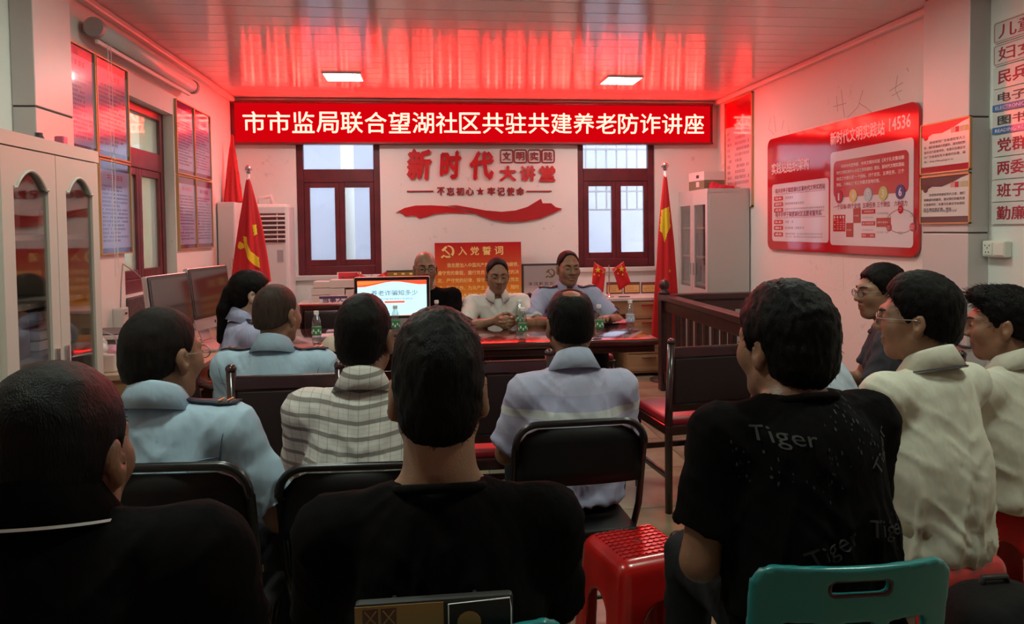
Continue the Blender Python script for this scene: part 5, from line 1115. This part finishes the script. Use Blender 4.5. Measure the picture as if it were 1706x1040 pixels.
ts = text('防范诈骗 保护老年人合法权益', SDK, tm_, off(fz, .0056), -.09, .205, .22, .013, .0005); ts.matrix_local = Matrix.Translation((0, 0, .035)) @ Matrix.Rotation(R(-2), 4, 'X'); put('slide_bar', MB().prism(rect(-.05, .182, .08, .195, .003), off(fz, .0056), .0006), SRED)
# ------------------------------------------------------------------ bottles and small things on the table
WATER = glass('bottle plastic', (.86, .92, .91), .20, .05); CAP = mat('white cap', (.80, .80, .80), .4); GRN = mat('green label', (.04, .22, .07), .35); BLU = mat('pale label', (.45, .48, .62), .35); WHT = mat('label print white', (.8, .82, .8), .4)
def bottle(label, u, v, Y=None, z=TZ, h=.19, lab=GRN):
    p = onZ(u, v, z); k = h / .20; t = thing('water_bottle', label, 'bottle', (p[0], p[1], z), 0, 'water bottles on the table')
    MB().lathe([(r * k, zz_ * k) for r, zz_ in ((.020, .0), (.028, .004), (.029, .020), (.027, .035), (.029, .050), (.029, .105), (.027, .115), (.028, .130), (.024, .150), (.014, .175), (.0125, .183))], (0, 0, 0), 18).build('body', WATER, t, smooth=True)
    MB().lathe([(.0295 * k, .052 * k), (.0297 * k, .056 * k), (.0297 * k, .100 * k), (.0295 * k, .104 * k)], (0, 0, 0), 18).build('label_band', lab, t, smooth=True); MB().lathe([(.0150 * k, .180 * k), (.0155 * k, .182 * k), (.0155 * k, .199 * k), (.0140 * k, .202 * k)], (0, 0, 0), 16).build('cap', CAP, t)
    mb = MB()
    for a in range(5): A_ = R(-150 + 30 * a); mb.box((.0300 * k * math.cos(A_), .0300 * k * math.sin(A_), (.070 + .012 * (a % 2)) * k), (.009 * k, .002, .016 * k), 0, Matrix.Rotation(A_ + PI / 2, 3, 'Z'))
    mb.build('label_print', WHT, t)
bottle('clear water bottle with green label before the black leather chair', 528, 572); bottle('clear water bottle beside the folded hands, nearer the audience', 871, 566); bottle('clear water bottle beside the folded hands, nearer the white polo', 866, 549); bottle('clear water bottle beside the head of the man in lavender', 998, 560); bottle('clear water bottle with pale label at the far table corner', 1050, 549, lab=BLU); bottle('clear water bottle next to the slide monitor, before the bald man', 728, 548); bottle('clear water bottle half hidden behind the man in the check shirt', 659, 560)
p = onZ(1004, 540, TZ); o = MB().box((p[0] + .03, p[1], TZ + .006), (.15, .075, .011), .004).build('phone', BEZ, None); tag(o, 'black phone lying on the table before the uniformed man', 'phone'); o = MB().box((p[0] + .16, p[1] + .05, TZ + .006), (.12, .16, .012), .002, Matrix.Rotation(R(-8), 3, 'Z')).build('notebook', mat('red notebook', (.55, .015, .03), .35), None); tag(o, 'red notebook lying on the table at the far corner', 'notebook')
f = Field((-.14, -.12, 0), (.14, .16, .12), .007); f.ell((0, 0, .005), (.095, .10, .085), .02); f.cap((-.05, .10, .008), (.05, .10, .008), .05, None, .02, sc=(1, .9, .22)); f.put(lambda X, Y, Z: .002 - Z + 0 * X + 0 * Y, (-.2, -.2, -.1), (.2, .2, .2), .004, 'i'); p = onZ(548, 588, TZ); o = obj('cap', f.mesh('cap'), cloth('cap cloth', (.55, .48, .38)), None, (p[0] + .04, p[1] + .10, TZ + .001)); o.rotation_euler = (0, 0, R(-70)); tag(o, 'beige cloth cap lying on the table near the bottle', 'cap')
for k, (u, v, w, d) in enumerate(((560, 556, .13, .09), (548, 563, .20, .14))): p = onZ(u, v, TZ); o = MB().box((p[0], p[1] + .05, TZ + .006), (w, d, .012 if k else .02), .003).build('document', mat('grey document %d' % k, ((.30, .30, .34), (.55, .50, .55))[k], .5), None); tag(o, ('dark grey case' if k == 0 else 'pale paper') + ' lying on the table behind the beige cap', 'document')
# desk clutter by the window
p = (-1.62, 3.86, .745); t = thing('tissue_box', 'white wire-handled basket of tissues with pink wrapping on the side desk', 'tissue box', p); MB().box((0, 0, .045), (.20, .16, .09), .008).build('basket', mat('cream plastic', (.68, .56, .50), .5), t); MB().tube([(-.09, 0, .08), (-.07, 0, .17), (0, 0, .20), (.07, 0, .17), (.09, 0, .08)], .004, 6).build('handle', ALU, t)
f = Field((-.10, -.09, .06), (.12, .09, .24), .008); f.ell((-.02, 0, .10), (.06, .05, .05), .02); f.ell((-.01, 0, .16), (.022, .02, .055), .03); P_, F_ = f.verts(); P_ += vnormals(P_, F_) * ((vnoise(P_ * 60) - .5) * .02)[:, None]; obj('tissue', npmesh('tissue', P_, F_), mat('tissue paper', (.80, .72, .70), .8), t); f = Field((.02, -.09, .04), (.16, .06, .16), .008); f.ell((.085, -.02, .09), (.04, .045, .035), .02); P_, F_ = f.verts(); P_ += vnormals(P_, F_) * ((vnoise(P_ * 50) - .5) * .02)[:, None]; obj('pink_wrap', npmesh('pink_wrap', P_, F_), mat('pink wrap', (.75, .30, .42), .4), t)
t = thing('wall_adapter', 'white adapter box on the wall above the side desk with cables', 'adapter', (XL, 4.60, .90)); MB().box((.03, 0, 0), (.06, .09, .17), .008).build('box', mat('adapter white', (.62, .58, .56), .5), t); MB().box((.062, 0, .05), (.002, .03, .012)).build('switch', BEZ, t); MB().tube([(.03, 0, .08), (.03, .02, .22), (.02, .08, .34), (.04, .22, .28), (.12, .35, .12)], .004, 6).build('cable', mat('grey cable', (.3, .28, .28), .5), t, smooth=True)
t = thing('desk_tray', 'stack of white paper trays against the wall on the side desk', 'tray', (-1.70, 4.16, .745)); 
for k in range(3): MB().box((0, 0, .03 + .055 * k), (.22, .30, .022), .004).build('tray', mat('tray white', (.66, .60, .58), .5), t); MB().box((.0, 0, .045 + .055 * k), (.20, .28, .006)).build('paper', BTXT if k == 2 else WHT, t)
o = MB().box((-1.26, 4.52, .755), (.13, .40, .018), .005).build('keyboard', ALU, None); tag(o, 'silver keyboard on the side desk before the far computer', 'keyboard')
o = MB().tube([(-1.30, 5.02, .80), (-1.10, 5.00, .80)], .045, 16).build('paper_roll', mat('grey roll', (.55, .52, .54), .25), None, smooth=True); tag(o, 'shiny grey roll lying on the side desk by the woman', 'roll')
t = thing('desk_fan_box', 'tan box with a dark hinged flap in the corner behind the woman', 'box', (-1.43, 5.55, .745)); MB().box((0, 0, .15), (.16, .22, .30), .006).build('case', mat('tan case', (.50, .36, .26), .5), t); MB().box((-.10, -.05, .26), (.10, .20, .012), .003, Matrix.Rotation(R(-50), 3, 'Y')).build('flap', BEZ, t)
# bag over the near chair and dark bag at the lower corner
A, B = onY(590, 1011, 1.14), onY(856, 1008, 1.14); t = thing('printed_bag', 'printed yellow and black bag hanging on the near teal chair', 'bag', (0, 0, 0)); fb = lambda u, v, d: (u, 1.145 - d, v)
MB().span((A[0], 1.145, .50), (B[0], 1.165, A[2]), .006).build('body', mat('bag black', (.012, .010, .010), .6), t); [MB().tube([(x_, 1.16, A[2] - .02), (x_, 1.17, A[2] - .005), (x_, 1.21, A[2] - .03), (x_, 1.255, A[2] - .07)], .004, 6).build('strap', MATS['bag black'], t) for x_ in (A[0] + .06, B[0] - .06)]
m_ = onY(742, 1010, 1.14)[0]; YB_ = mat('bag yellow', (.36, .22, .07), .6); plate('yellow_print', rect(A[0], .52, m_ - .003, A[2] - .004), YB_, t, fb, .0005, .001)
plate('print_block', rect(A[0] + .012, A[2] - .036, A[0] + .036, A[2] - .008), mat('bag brown', (.12, .05, .03), .6), t, fb, .0016, .001); plate('print_block', rect(A[0] + .040, A[2] - .036, A[0] + .064, A[2] - .008), MATS['bag brown'], t, fb, .0016, .001)
for du in (.012, .040): MB().tube([fb(A[0] + du + .003, A[2] - .033, .003), fb(A[0] + du + .021, A[2] - .011, .003)], .0012, 5).build('print_line', YB_, t); MB().tube([fb(A[0] + du + .021, A[2] - .033, .003), fb(A[0] + du + .003, A[2] - .011, .003)], .0012, 5).build('print_line', YB_, t)
MB().tube([fb(m_ + .004, .55, .002), fb(m_ + .005, A[2] - .008, .002), fb(B[0] - .006, A[2] - .004, .002), fb(B[0] - .004, A[2] - .02, .002), fb(B[0] - .008, .55, .002)], .0013, 5).build('print_line', WHT, t); plate('print_disc', circ(onY(782, 1040, 1.14)[0], onY(782, 1040, 1.14)[2], .019, 16), YB_, t, fb, .0005, .001)
f = Field((-.20, -.16, 0), (.22, .16, .66), .012); f.rbox((0, 0, .28), (.16, .12, .27), .08, .02); f.ell((0, .02, .56), (.13, .10, .07), .06); f.rbox((0, -.12, .20), (.11, .05, .13), .04, .02); P_, F_ = f.verts(); P_ += vnormals(P_, F_) * ((vnoise(P_ * 14) - .5) * .02)[:, None]; P_[:, 2] = np.maximum(P_[:, 2], .001)
p = at(1665, 985, 1.62); t = thing('backpack', 'black cloth backpack standing in the lower corner beside the teal chair', 'backpack', (p[0] + .02, 1.62, 0)); t.scale = (1, 1, .84); obj('body', npmesh('body', P_, F_), cloth('black nylon', (.004, .004, .0045), .8), t); MB().tube([(-.04, .04, .60), (-.03, .04, .645), (.03, .04, .645), (.04, .04, .60)], .009, 8).build('handle', MATS['bag black'], t, smooth=True)
# ------------------------------------------------------------------ the audience and the officials
SK = skin_mat('tan skin', (.33, .165, .100), .42); SKD = skin_mat('deep tan skin', (.27, .125, .072), .42); SKL = skin_mat('fair skin', (.52, .32, .23), .45)
HB = hair_mat('black hair', (.0036, .0022, .0021), .48); HG = hair_mat('greying hair', (.014, .010, .009), .6); HS = hair_mat('shaved hair', (.055, .034, .026), .5)
TB = cloth('black tee cotton', (.0045, .0036, .004), .95); TB.node_tree.nodes['Principled BSDF'].inputs['Specular IOR Level'].default_value = .08; BLU1 = cloth('uniform light blue', (.40, .53, .66)); BLU2 = cloth('uniform lavender blue', (.40, .42, .60)); CRM = cloth('cream polo knit', (.60, .58, .48)); WPO = cloth('white polo knit', (.74, .70, .66)); GRY = cloth('charcoal tee', (.045, .045, .055)); NAVY = cloth('navy trousers', (.015, .015, .022)); KHA = cloth('khaki trousers', (.38, .34, .24)); BTR = cloth('black trousers', (.010, .010, .012))
EPA = mat('dark epaulette', (.012, .012, .030), .6); GLD = mat('gold insignia', (.75, .55, .20), .3, .8); FRM = mat('dark spectacle frame', (.02, .015, .015), .3); SILV = mat('thin metal rim', (.35, .30, .28), .3, .8)
def striped(name, base, line, kind):
    m = cloth(name, base); nt = m.node_tree; b = nt.nodes['Principled BSDF']; tc = nt.nodes.new('ShaderNodeTexCoord'); sx = nt.nodes.new('ShaderNodeSeparateXYZ'); nt.links.new(tc.outputs['Object'], sx.inputs[0])
    def M(op, a, b_=None):
        n = nt.nodes.new('ShaderNodeMath'); n.operation = op
        for i, v in enumerate((a, b_)):
            if v is None: continue
            if isinstance(v, (int, float)): n.inputs[i].default_value = v
            else: nt.links.new(v, n.inputs[i])
        return n.outputs[0]
    z = sx.outputs[2]; x = sx.outputs[0]; prev = None
    def lay(fac, col):
        nonlocal prev
        mx = nt.nodes.new('ShaderNodeMix'); mx.data_type = 'RGBA'; nt.links.new(fac, mx.inputs[0]); mx.inputs[7].default_value = (*col, 1)
        if prev is None: mx.inputs[6].default_value = (*base, 1)
        else: nt.links.new(prev, mx.inputs[6])
        prev = mx.outputs[2]
    if kind == 'check':
        zz_ = M('ADD', z, M('MULTIPLY', M('ABSOLUTE', x), -.10))
        lay(M('MULTIPLY', M('LESS_THAN', M('FRACT', M('DIVIDE', x, .030)), .07), .55), (.20, .18, .17)); lay(M('MULTIPLY', M('LESS_THAN', M('FRACT', M('DIVIDE', zz_, .0125)), .12), .35), (.30, .28, .27)); lay(M('MULTIPLY', M('LESS_THAN', M('FRACT', M('DIVIDE', zz_, .043)), .28), .85), line)
    else:
        f = M('FRACT', M('DIVIDE', z, .155)); lay(M('MULTIPLY', M('LESS_THAN', f, .5), .55), line); lay(M('MULTIPLY', M('GREATER_THAN', M('FRACT', M('ADD', M('DIVIDE', z, .31), .42)), .90), .8), (.66, .68, .66))
    nt.links.new(prev, b.inputs['Base Color']); return m
CHK = striped('check shirt cotton', (.66, .62, .58), (.19, .165, .15), 'check'); LAVS = striped('striped lavender knit', (.46, .46, .62), (.37, .36, .54), 'band')
def yoke(I):
    z = I['N'][2]; w = I['sh'][1][0]; m = mat('seam thread', (.16, .22, .30), .9)
    seam(I, [(-w - .01, z - .125), (0, z - .130), (w + .01, z - .125)], m)
    for q in (-1, 1): seam(I, [(q * (w + .010), z - .060), (q * (w - .005), z - .13), (q * (w - .022), z - .20)], m); seam(I, [(q * .075, z - .132), (q * .080, z - .22)], m, .0014, 'pleat')
# front row -----------------------------------------------------------------
I = person('man in a black polo with a white collar line, head of cropped dark hair', (96, 598), 1.10, .44, yaw=-2, lean=9, bulk=1.06, shw=.200, hs=1.04, nkz=.060, head=(-3, -4, -2), shirt=TB, skin=SKD, hair=HB, style=dict(top=.014, side=.007, back=.009, nape=-.080, strands=1200, slen=.008, lift=.12, jag=.0012), trousers=BTR, collar=dict(m=TB, stripe=mat('white piping', (.55, .52, .52), .7), r=.078), neckw=1.18, vox=.005, svox=.008)
stool('red plastic stool under the man in the black polo', I['base'][0], I['base'][1], 0)
I = person('man in a plain black crew-neck tee seen from behind in the middle', (728, 519), 1.42, .44, yaw=0, lean=5, bulk=1.06, shw=.200, hs=1.09, nkz=.130, upr=-.035, head=(0, -3, 0), shirt=TB, skin=SK, hair=HB, style=dict(top=.026, side=.006, back=.012, nape=-.088, low=-.02, strands=2200, slen=.010, lift=.14, jag=.003, comb=(.2, .5, -.35), flat=1, ear=1.25), trousers=BTR, collar=dict(m=TB, kind='crew', r=.082, lift=-.006), neckw=1.15, vox=.005, svox=.008, sleeve=.75, nl=-.030)
I = person('big man in a black tee with grey tiger script, turned to the table', (1303, 464), 1.66, .44, yaw=8, knees=.09, lean=9, bulk=1.08, shw=.195, hs=1.10, nkz=.085, upr=-.018, head=(10, -2, 0), shirt=TB, skin=SKD, hair=HB, style=dict(top=.030, side=.016, back=.018, nape=-.098, low=-.04, strands=2000, slen=.010, lift=.14, jag=.004, comb=(.0, .2, -.6)), trousers=BTR, collar=dict(m=TB, kind='crew', r=.080, lift=-.004), neckw=1.12, vox=.005, svox=.008, sleeve=.74, nl=-.025, wr={-1: (-.12, .28, .645), 1: (.14, .38, .64)}, elbow=(.35, -.30, -.9), hump=.02, curl=1.0, slack=.01)
PRT = mat('grey shirt print', (.038, .034, .034), .8); PRD = mat('dark shirt print', (.012, .0105, .0105), .8); N_ = I['N']
decal_text(I, 'Tiger', PRT, -.11, N_[2] - .075, .12, .040, R(-4)); decal_text(I, 'Tiger', PRT, .13, N_[2] - .12, .11, .042, R(42)); decal_text(I, 'Tiger', PRD, -.05, N_[2] - .29, .12, .045, R(25)); decal_text(I, 'Tiger', PRD, .10, N_[2] - .27, .12, .045, R(-8))
def splat(cx, cz, r, sd):
    rnd = random.Random(sd); pts = [(rnd.gauss(cx, r * .5), rnd.gauss(cz, r * .5), rnd.random() * .0013 + .0007) for _ in range(22)]; return lambda u, v: any(abs(u - a) < c and abs(v - b) < c * 2 for a, b, c in pts)
for k, (cx, cz) in enumerate(((.09, N_[2] - .07), (-.03, N_[2] - .14), (-.17, N_[2] - .14), (.14, N_[2] - .26), (.03, N_[2] - .03))): decal_mask(I['bvh'], I['root'], splat(cx, cz, .05, k), PRD if k % 2 else PRT, cx - .07, cx + .07, cz - .07, cz + .07, .002, lambda u, v: (u, -.6, v), (0, 1, 0), 'print')
# second row ------------------------------------------------------------------
I = person('man in light blue uniform shirt with glasses on the folding chair by the bookcase', (272, 509), 2.04, .455, yaw=-8, lean=1, side=-.10, nkz=.118, bulk=.98, shw=.180, hs=1.03, head=(-20, -3, 0), shirt=BLU1, skin=SK, hair=HG, style=dict(top=.010, side=.004, back=.007, nape=-.070, low=-.02, strands=900, slen=.007, jag=.0015), trousers=NAVY, collar=dict(m=BLU1, r=.074), sleeve=.80, slack=.012, wr={-1: (-.14, .36, .64), 1: (.20, .33, .62)}, fold=.014); epaulette(I, EPA, GLD, 2); glasses(I, SILV); yoke(I)
folding_chair('black folding chair under the man in light blue by the bookcase', I['base'][0] + .05, I['base'][1] - .04, R(-4), .885)
I = person('man in a white shirt with grey check stripes seen from behind', (607, 487), 2.30, .455, yaw=-4, lean=6, bulk=.94, shw=.178, hs=1.05, head=(-8, -2, 0), shirt=CHK, skin=SKD, hair=HB, style=dict(top=.018, side=.004, back=.008, nape=-.080, low=-.015, strands=1400, slen=.010, jag=.002, ear=1.2), trousers=NAVY, collar=dict(m=CHK, r=.072), sleeve=.86, slack=.012, fold=.011)
folding_chair('black folding chair under the man in the check shirt', I['base'][0] + .02, I['base'][1] - .06, R(-3), .80)
I = person('man in a lavender striped polo with thinning hair seen from behind', (948, 479), 2.62, .455, yaw=2, lean=7, bulk=.93, shw=.170, upr=-.018, hs=1.04, head=(-3, -8, 0), shirt=LAVS, skin=SKD, hair=HB, style=dict(top=.012, side=.006, back=.008, nape=-.074, low=-.02, bald=.021, strands=700, slen=.010, jag=.002), trousers=NAVY, collar=dict(m=cloth('pale blue collar', (.46, .52, .68)), r=.073), sleeve=.80, slack=.010, fold=.013)
folding_chair('black folding chair under the man in the lavender polo', I['base'][0] - .045, I['base'][1] - .06, R(2), .81)
I = person('man in light blue uniform with shaved head beside the ponytail woman', (462, 472), 3.12, .46, yaw=-8, lean=8, bulk=1.04, shw=.190, hs=1.03, head=(-16, -3, 0), shirt=BLU1, skin=SK, hair=HS, style=dict(top=.006, side=.002, back=.004, nape=-.062, low=-.01, strands=0, jag=.0008), trousers=NAVY, collar=dict(m=BLU1, r=.074), sleeve=.8, slack=.01); epaulette(I, EPA, GLD, 2); yoke(I)
# right hand side -------------------------------------------------------------
I = person('man in a cream polo and glasses on a stool, looking to the table', (1530, 455), 2.12, .45, yaw=16, lean=5, bulk=.93, shw=.180, hs=1.04, head=(34, 0, 0), shirt=CRM, skin=SK, hair=HB, style=dict(top=.022, side=.009, back=.014, nape=-.072, low=-.02, strands=1800, slen=.014, jag=.003, flat=1), trousers=KHA, collar=dict(m=CRM, stripe=mat('navy piping', (.02, .02, .05), .7), r=.072), sleeve=.85, slack=.022, hem=-.02, fold=.010); glasses(I, SILV)
stool('red plastic stool under the man in the cream polo', I['base'][0], I['base'][1], R(10))
I = person('man in a white polo at the frame edge with spiky hair, looking to the table', (1664, 474), 2.45, .45, yaw=20, lean=8, bulk=.96, shw=.185, hs=1.05, head=(34, -4, 0), shirt=CRM, skin=SKD, hair=HB, style=dict(top=.022, side=.008, back=.012, nape=-.070, low=-.02, strands=1900, slen=.020, jag=.004, front=.02, comb=(0, .8, .1)), trousers=BTR, collar=dict(m=CRM, r=.072), sleeve=.85, slack=.034, hem=-.01, fold=.010, wr={-1: (-.10, .38, .66), 1: (.14, .40, .64)})
stool('red plastic stool under the man in the white polo at the frame edge', I['base'][0], I['base'][1], R(25))
I = person('man in a charcoal tee and glasses shown in profile against the wall', (1465, 437), 3.35, .46, yaw=60, lean=6, bulk=1.0, shw=.190, hs=1.05, head=(24, -2, 0), shirt=GRY, skin=SK, hair=HB, style=dict(top=.022, side=.010, back=.014, nape=-.085, strands=1200, slen=.014, jag=.003, hairline=.006), trousers=BTR, collar=dict(m=GRY, kind='crew', r=.076, lift=.0), sleeve=.72, wr={-1: (-.16, .36, .62), 1: (.14, .38, .62)}); glasses(I, FRM)
wood_chair('dark wooden chair under the man in the charcoal tee', I['base'][0], I['base'][1], R(60), .84)
I = person('man in a pale blue shirt and khaki trousers mostly hidden by the tiger shirt man', (1318, 478), 2.95, .44, yaw=46, lean=16, knees=.17, bulk=1.05, shw=.190, hs=1.0, head=(10, -8, 0), shirt=cloth('pale blue shirt', (.52, .62, .72)), skin=SK, hair=HB, style=dict(top=.015, strands=500, slen=.010), trousers=KHA, collar=dict(m=cloth('pale blue shirt', (1, 1, 1)), r=.073), sleeve=.8, wr={-1: (-.10, .20, .66), 1: (.10, .20, .66)})
wood_chair('dark wooden chair under the man in the pale blue shirt', I['base'][0], I['base'][1], R(46), .80)
# desk side: the woman ----------------------------------------------------------
I = person('woman in lavender blue uniform with a long ponytail and glasses', (424, 449), 3.95, .47, yaw=-62, lean=6, bulk=.90, shw=.165, hs=.98, head=(-8, -8, 0), shirt=BLU2, skin=SKL, hair=HB, style=dict(top=.014, side=.010, back=.014, long=1, strands=500, slen=.012, jag=.002, stubble=0), trousers=NAVY, collar=dict(m=BLU2, r=.066), sleeve=.8, wr={-1: (-.12, .38, .74), 1: (.12, .38, .72)}); epaulette(I, EPA, GLD, 2); glasses(I, FRM)
# woman's curved wooden armchair by the desk
t = thing('wooden_armchair', 'dark curved wooden armchair under the woman with the ponytail', 'chair', (I['base'][0], I['base'][1], 0), R(-62))
for s in (-1, 1):
    MB().tube([(s * .25, -.22, 0), (s * .25, -.23, .50), (s * .25, -.27, .80)], .02, 8).build('rear_post', CWOOD, t); MB().tube([(s * .25, .22, 0), (s * .25, .22, .60)], .019, 8).build('front_leg', CWOOD, t)
    MB().tube([(s * .25, -.25, .72), (s * .27, -.12, .68), (s * .27, .05, .62), (s * .27, .20, .62), (s * .27, .26, .58)], [.018, .022, .024, .024, .018], 8).build('armrest', MAHO, t, smooth=True)
MB().box((0, -.26, .80), (.54, .035, .07), .015).build('top_rail', CWOOD, t); MB().box((0, -.245, .64), (.46, .03, .26), .01).build('back_panel', CLEA, t); MB().box((0, 0, .44), (.52, .48, .05), .01).build('seat', CLEA, t)
# officials behind the table ------------------------------------------------------
HT = {-1: (-.10, .42, .80), 1: (.10, .42, .80)}
I = person('bald man in a black tee and glasses behind the slide monitor', (708, 419), 5.25, .46, yaw=180 - 6, lean=5, bulk=1.0, shw=.185, hs=1.02, head=(12, -2, 0), shirt=TB, skin=SK, hair=None, style=dict(stubble=.9), trousers=BTR, collar=dict(m=TB, kind='crew', r=.076, lift=.0), sleeve=.8, wr=HT); glasses(I, FRM)
I = person('man in a white polo with hands folded on the table', (829, 429), 5.22, .46, yaw=180 + 3, lean=12, bulk=.96, shw=.180, hs=1.02, head=(0, -10, 0), shirt=WPO, skin=SK, hair=HB, style=dict(top=.009, side=.003, back=.006, low=-.01, recede=.016, strands=500, slen=.008, jag=.002), trousers=BTR, collar=dict(m=WPO, stripe=mat('navy piping', (.02, .02, .05), .7), r=.070, open_=.7), sleeve=.78, elbow=(1.0, -.1, -.6), wr={-1: (-.065, .46, .81), 1: (.065, .46, .81)}, palm={-1: (1, 0, -.1), 1: (-1, 0, -.1), ('d', -1): (.55, .80, -.1), ('d', 1): (-.55, .80, -.05)}, curl=1.1)
MB().box((-.05, I['P0'][1] + .19, I['N'][2] - .13), (.012, .004, .022), .002).build('chest_emblem', INK, I['root'])
I = person('man in light blue uniform with dark epaulettes seated at the table', (947, 417), 5.25, .46, yaw=180 + 4, lean=9, bulk=1.02, shw=.190, hs=1.03, head=(2, -3, 0), shirt=BLU2, skin=SK, hair=HB, style=dict(top=.008, side=.003, back=.006, low=-.01, recede=.024, strands=500, slen=.007, jag=.0015), trousers=NAVY, collar=dict(m=BLU2, r=.070, open_=.6), sleeve=.80, elbow=(.9, -.2, -.7), wr={-1: (-.19, .44, .80), 1: (.19, .44, .80)}); epaulette(I, EPA, GLD, 0, 2)
e = I['sh'][-1] + (I['EL'][-1] - I['sh'][-1]) * .45; h_ = I['bvh'].ray_cast(Vector((e[0] - .3, e[1] + .08, e[2])), Vector((1, -.1, 0)).normalized())
if h_[0]: o = MB().lathe([(.028, 0), (.028, .003), (.02, .004)], (0, 0, 0), 14).build('arm_badge', EPA, I['root'], tuple(h_[0])); o.rotation_mode = 'QUATERNION'; o.rotation_quaternion = Vector(h_[1]).to_track_quat('Z', 'Y')
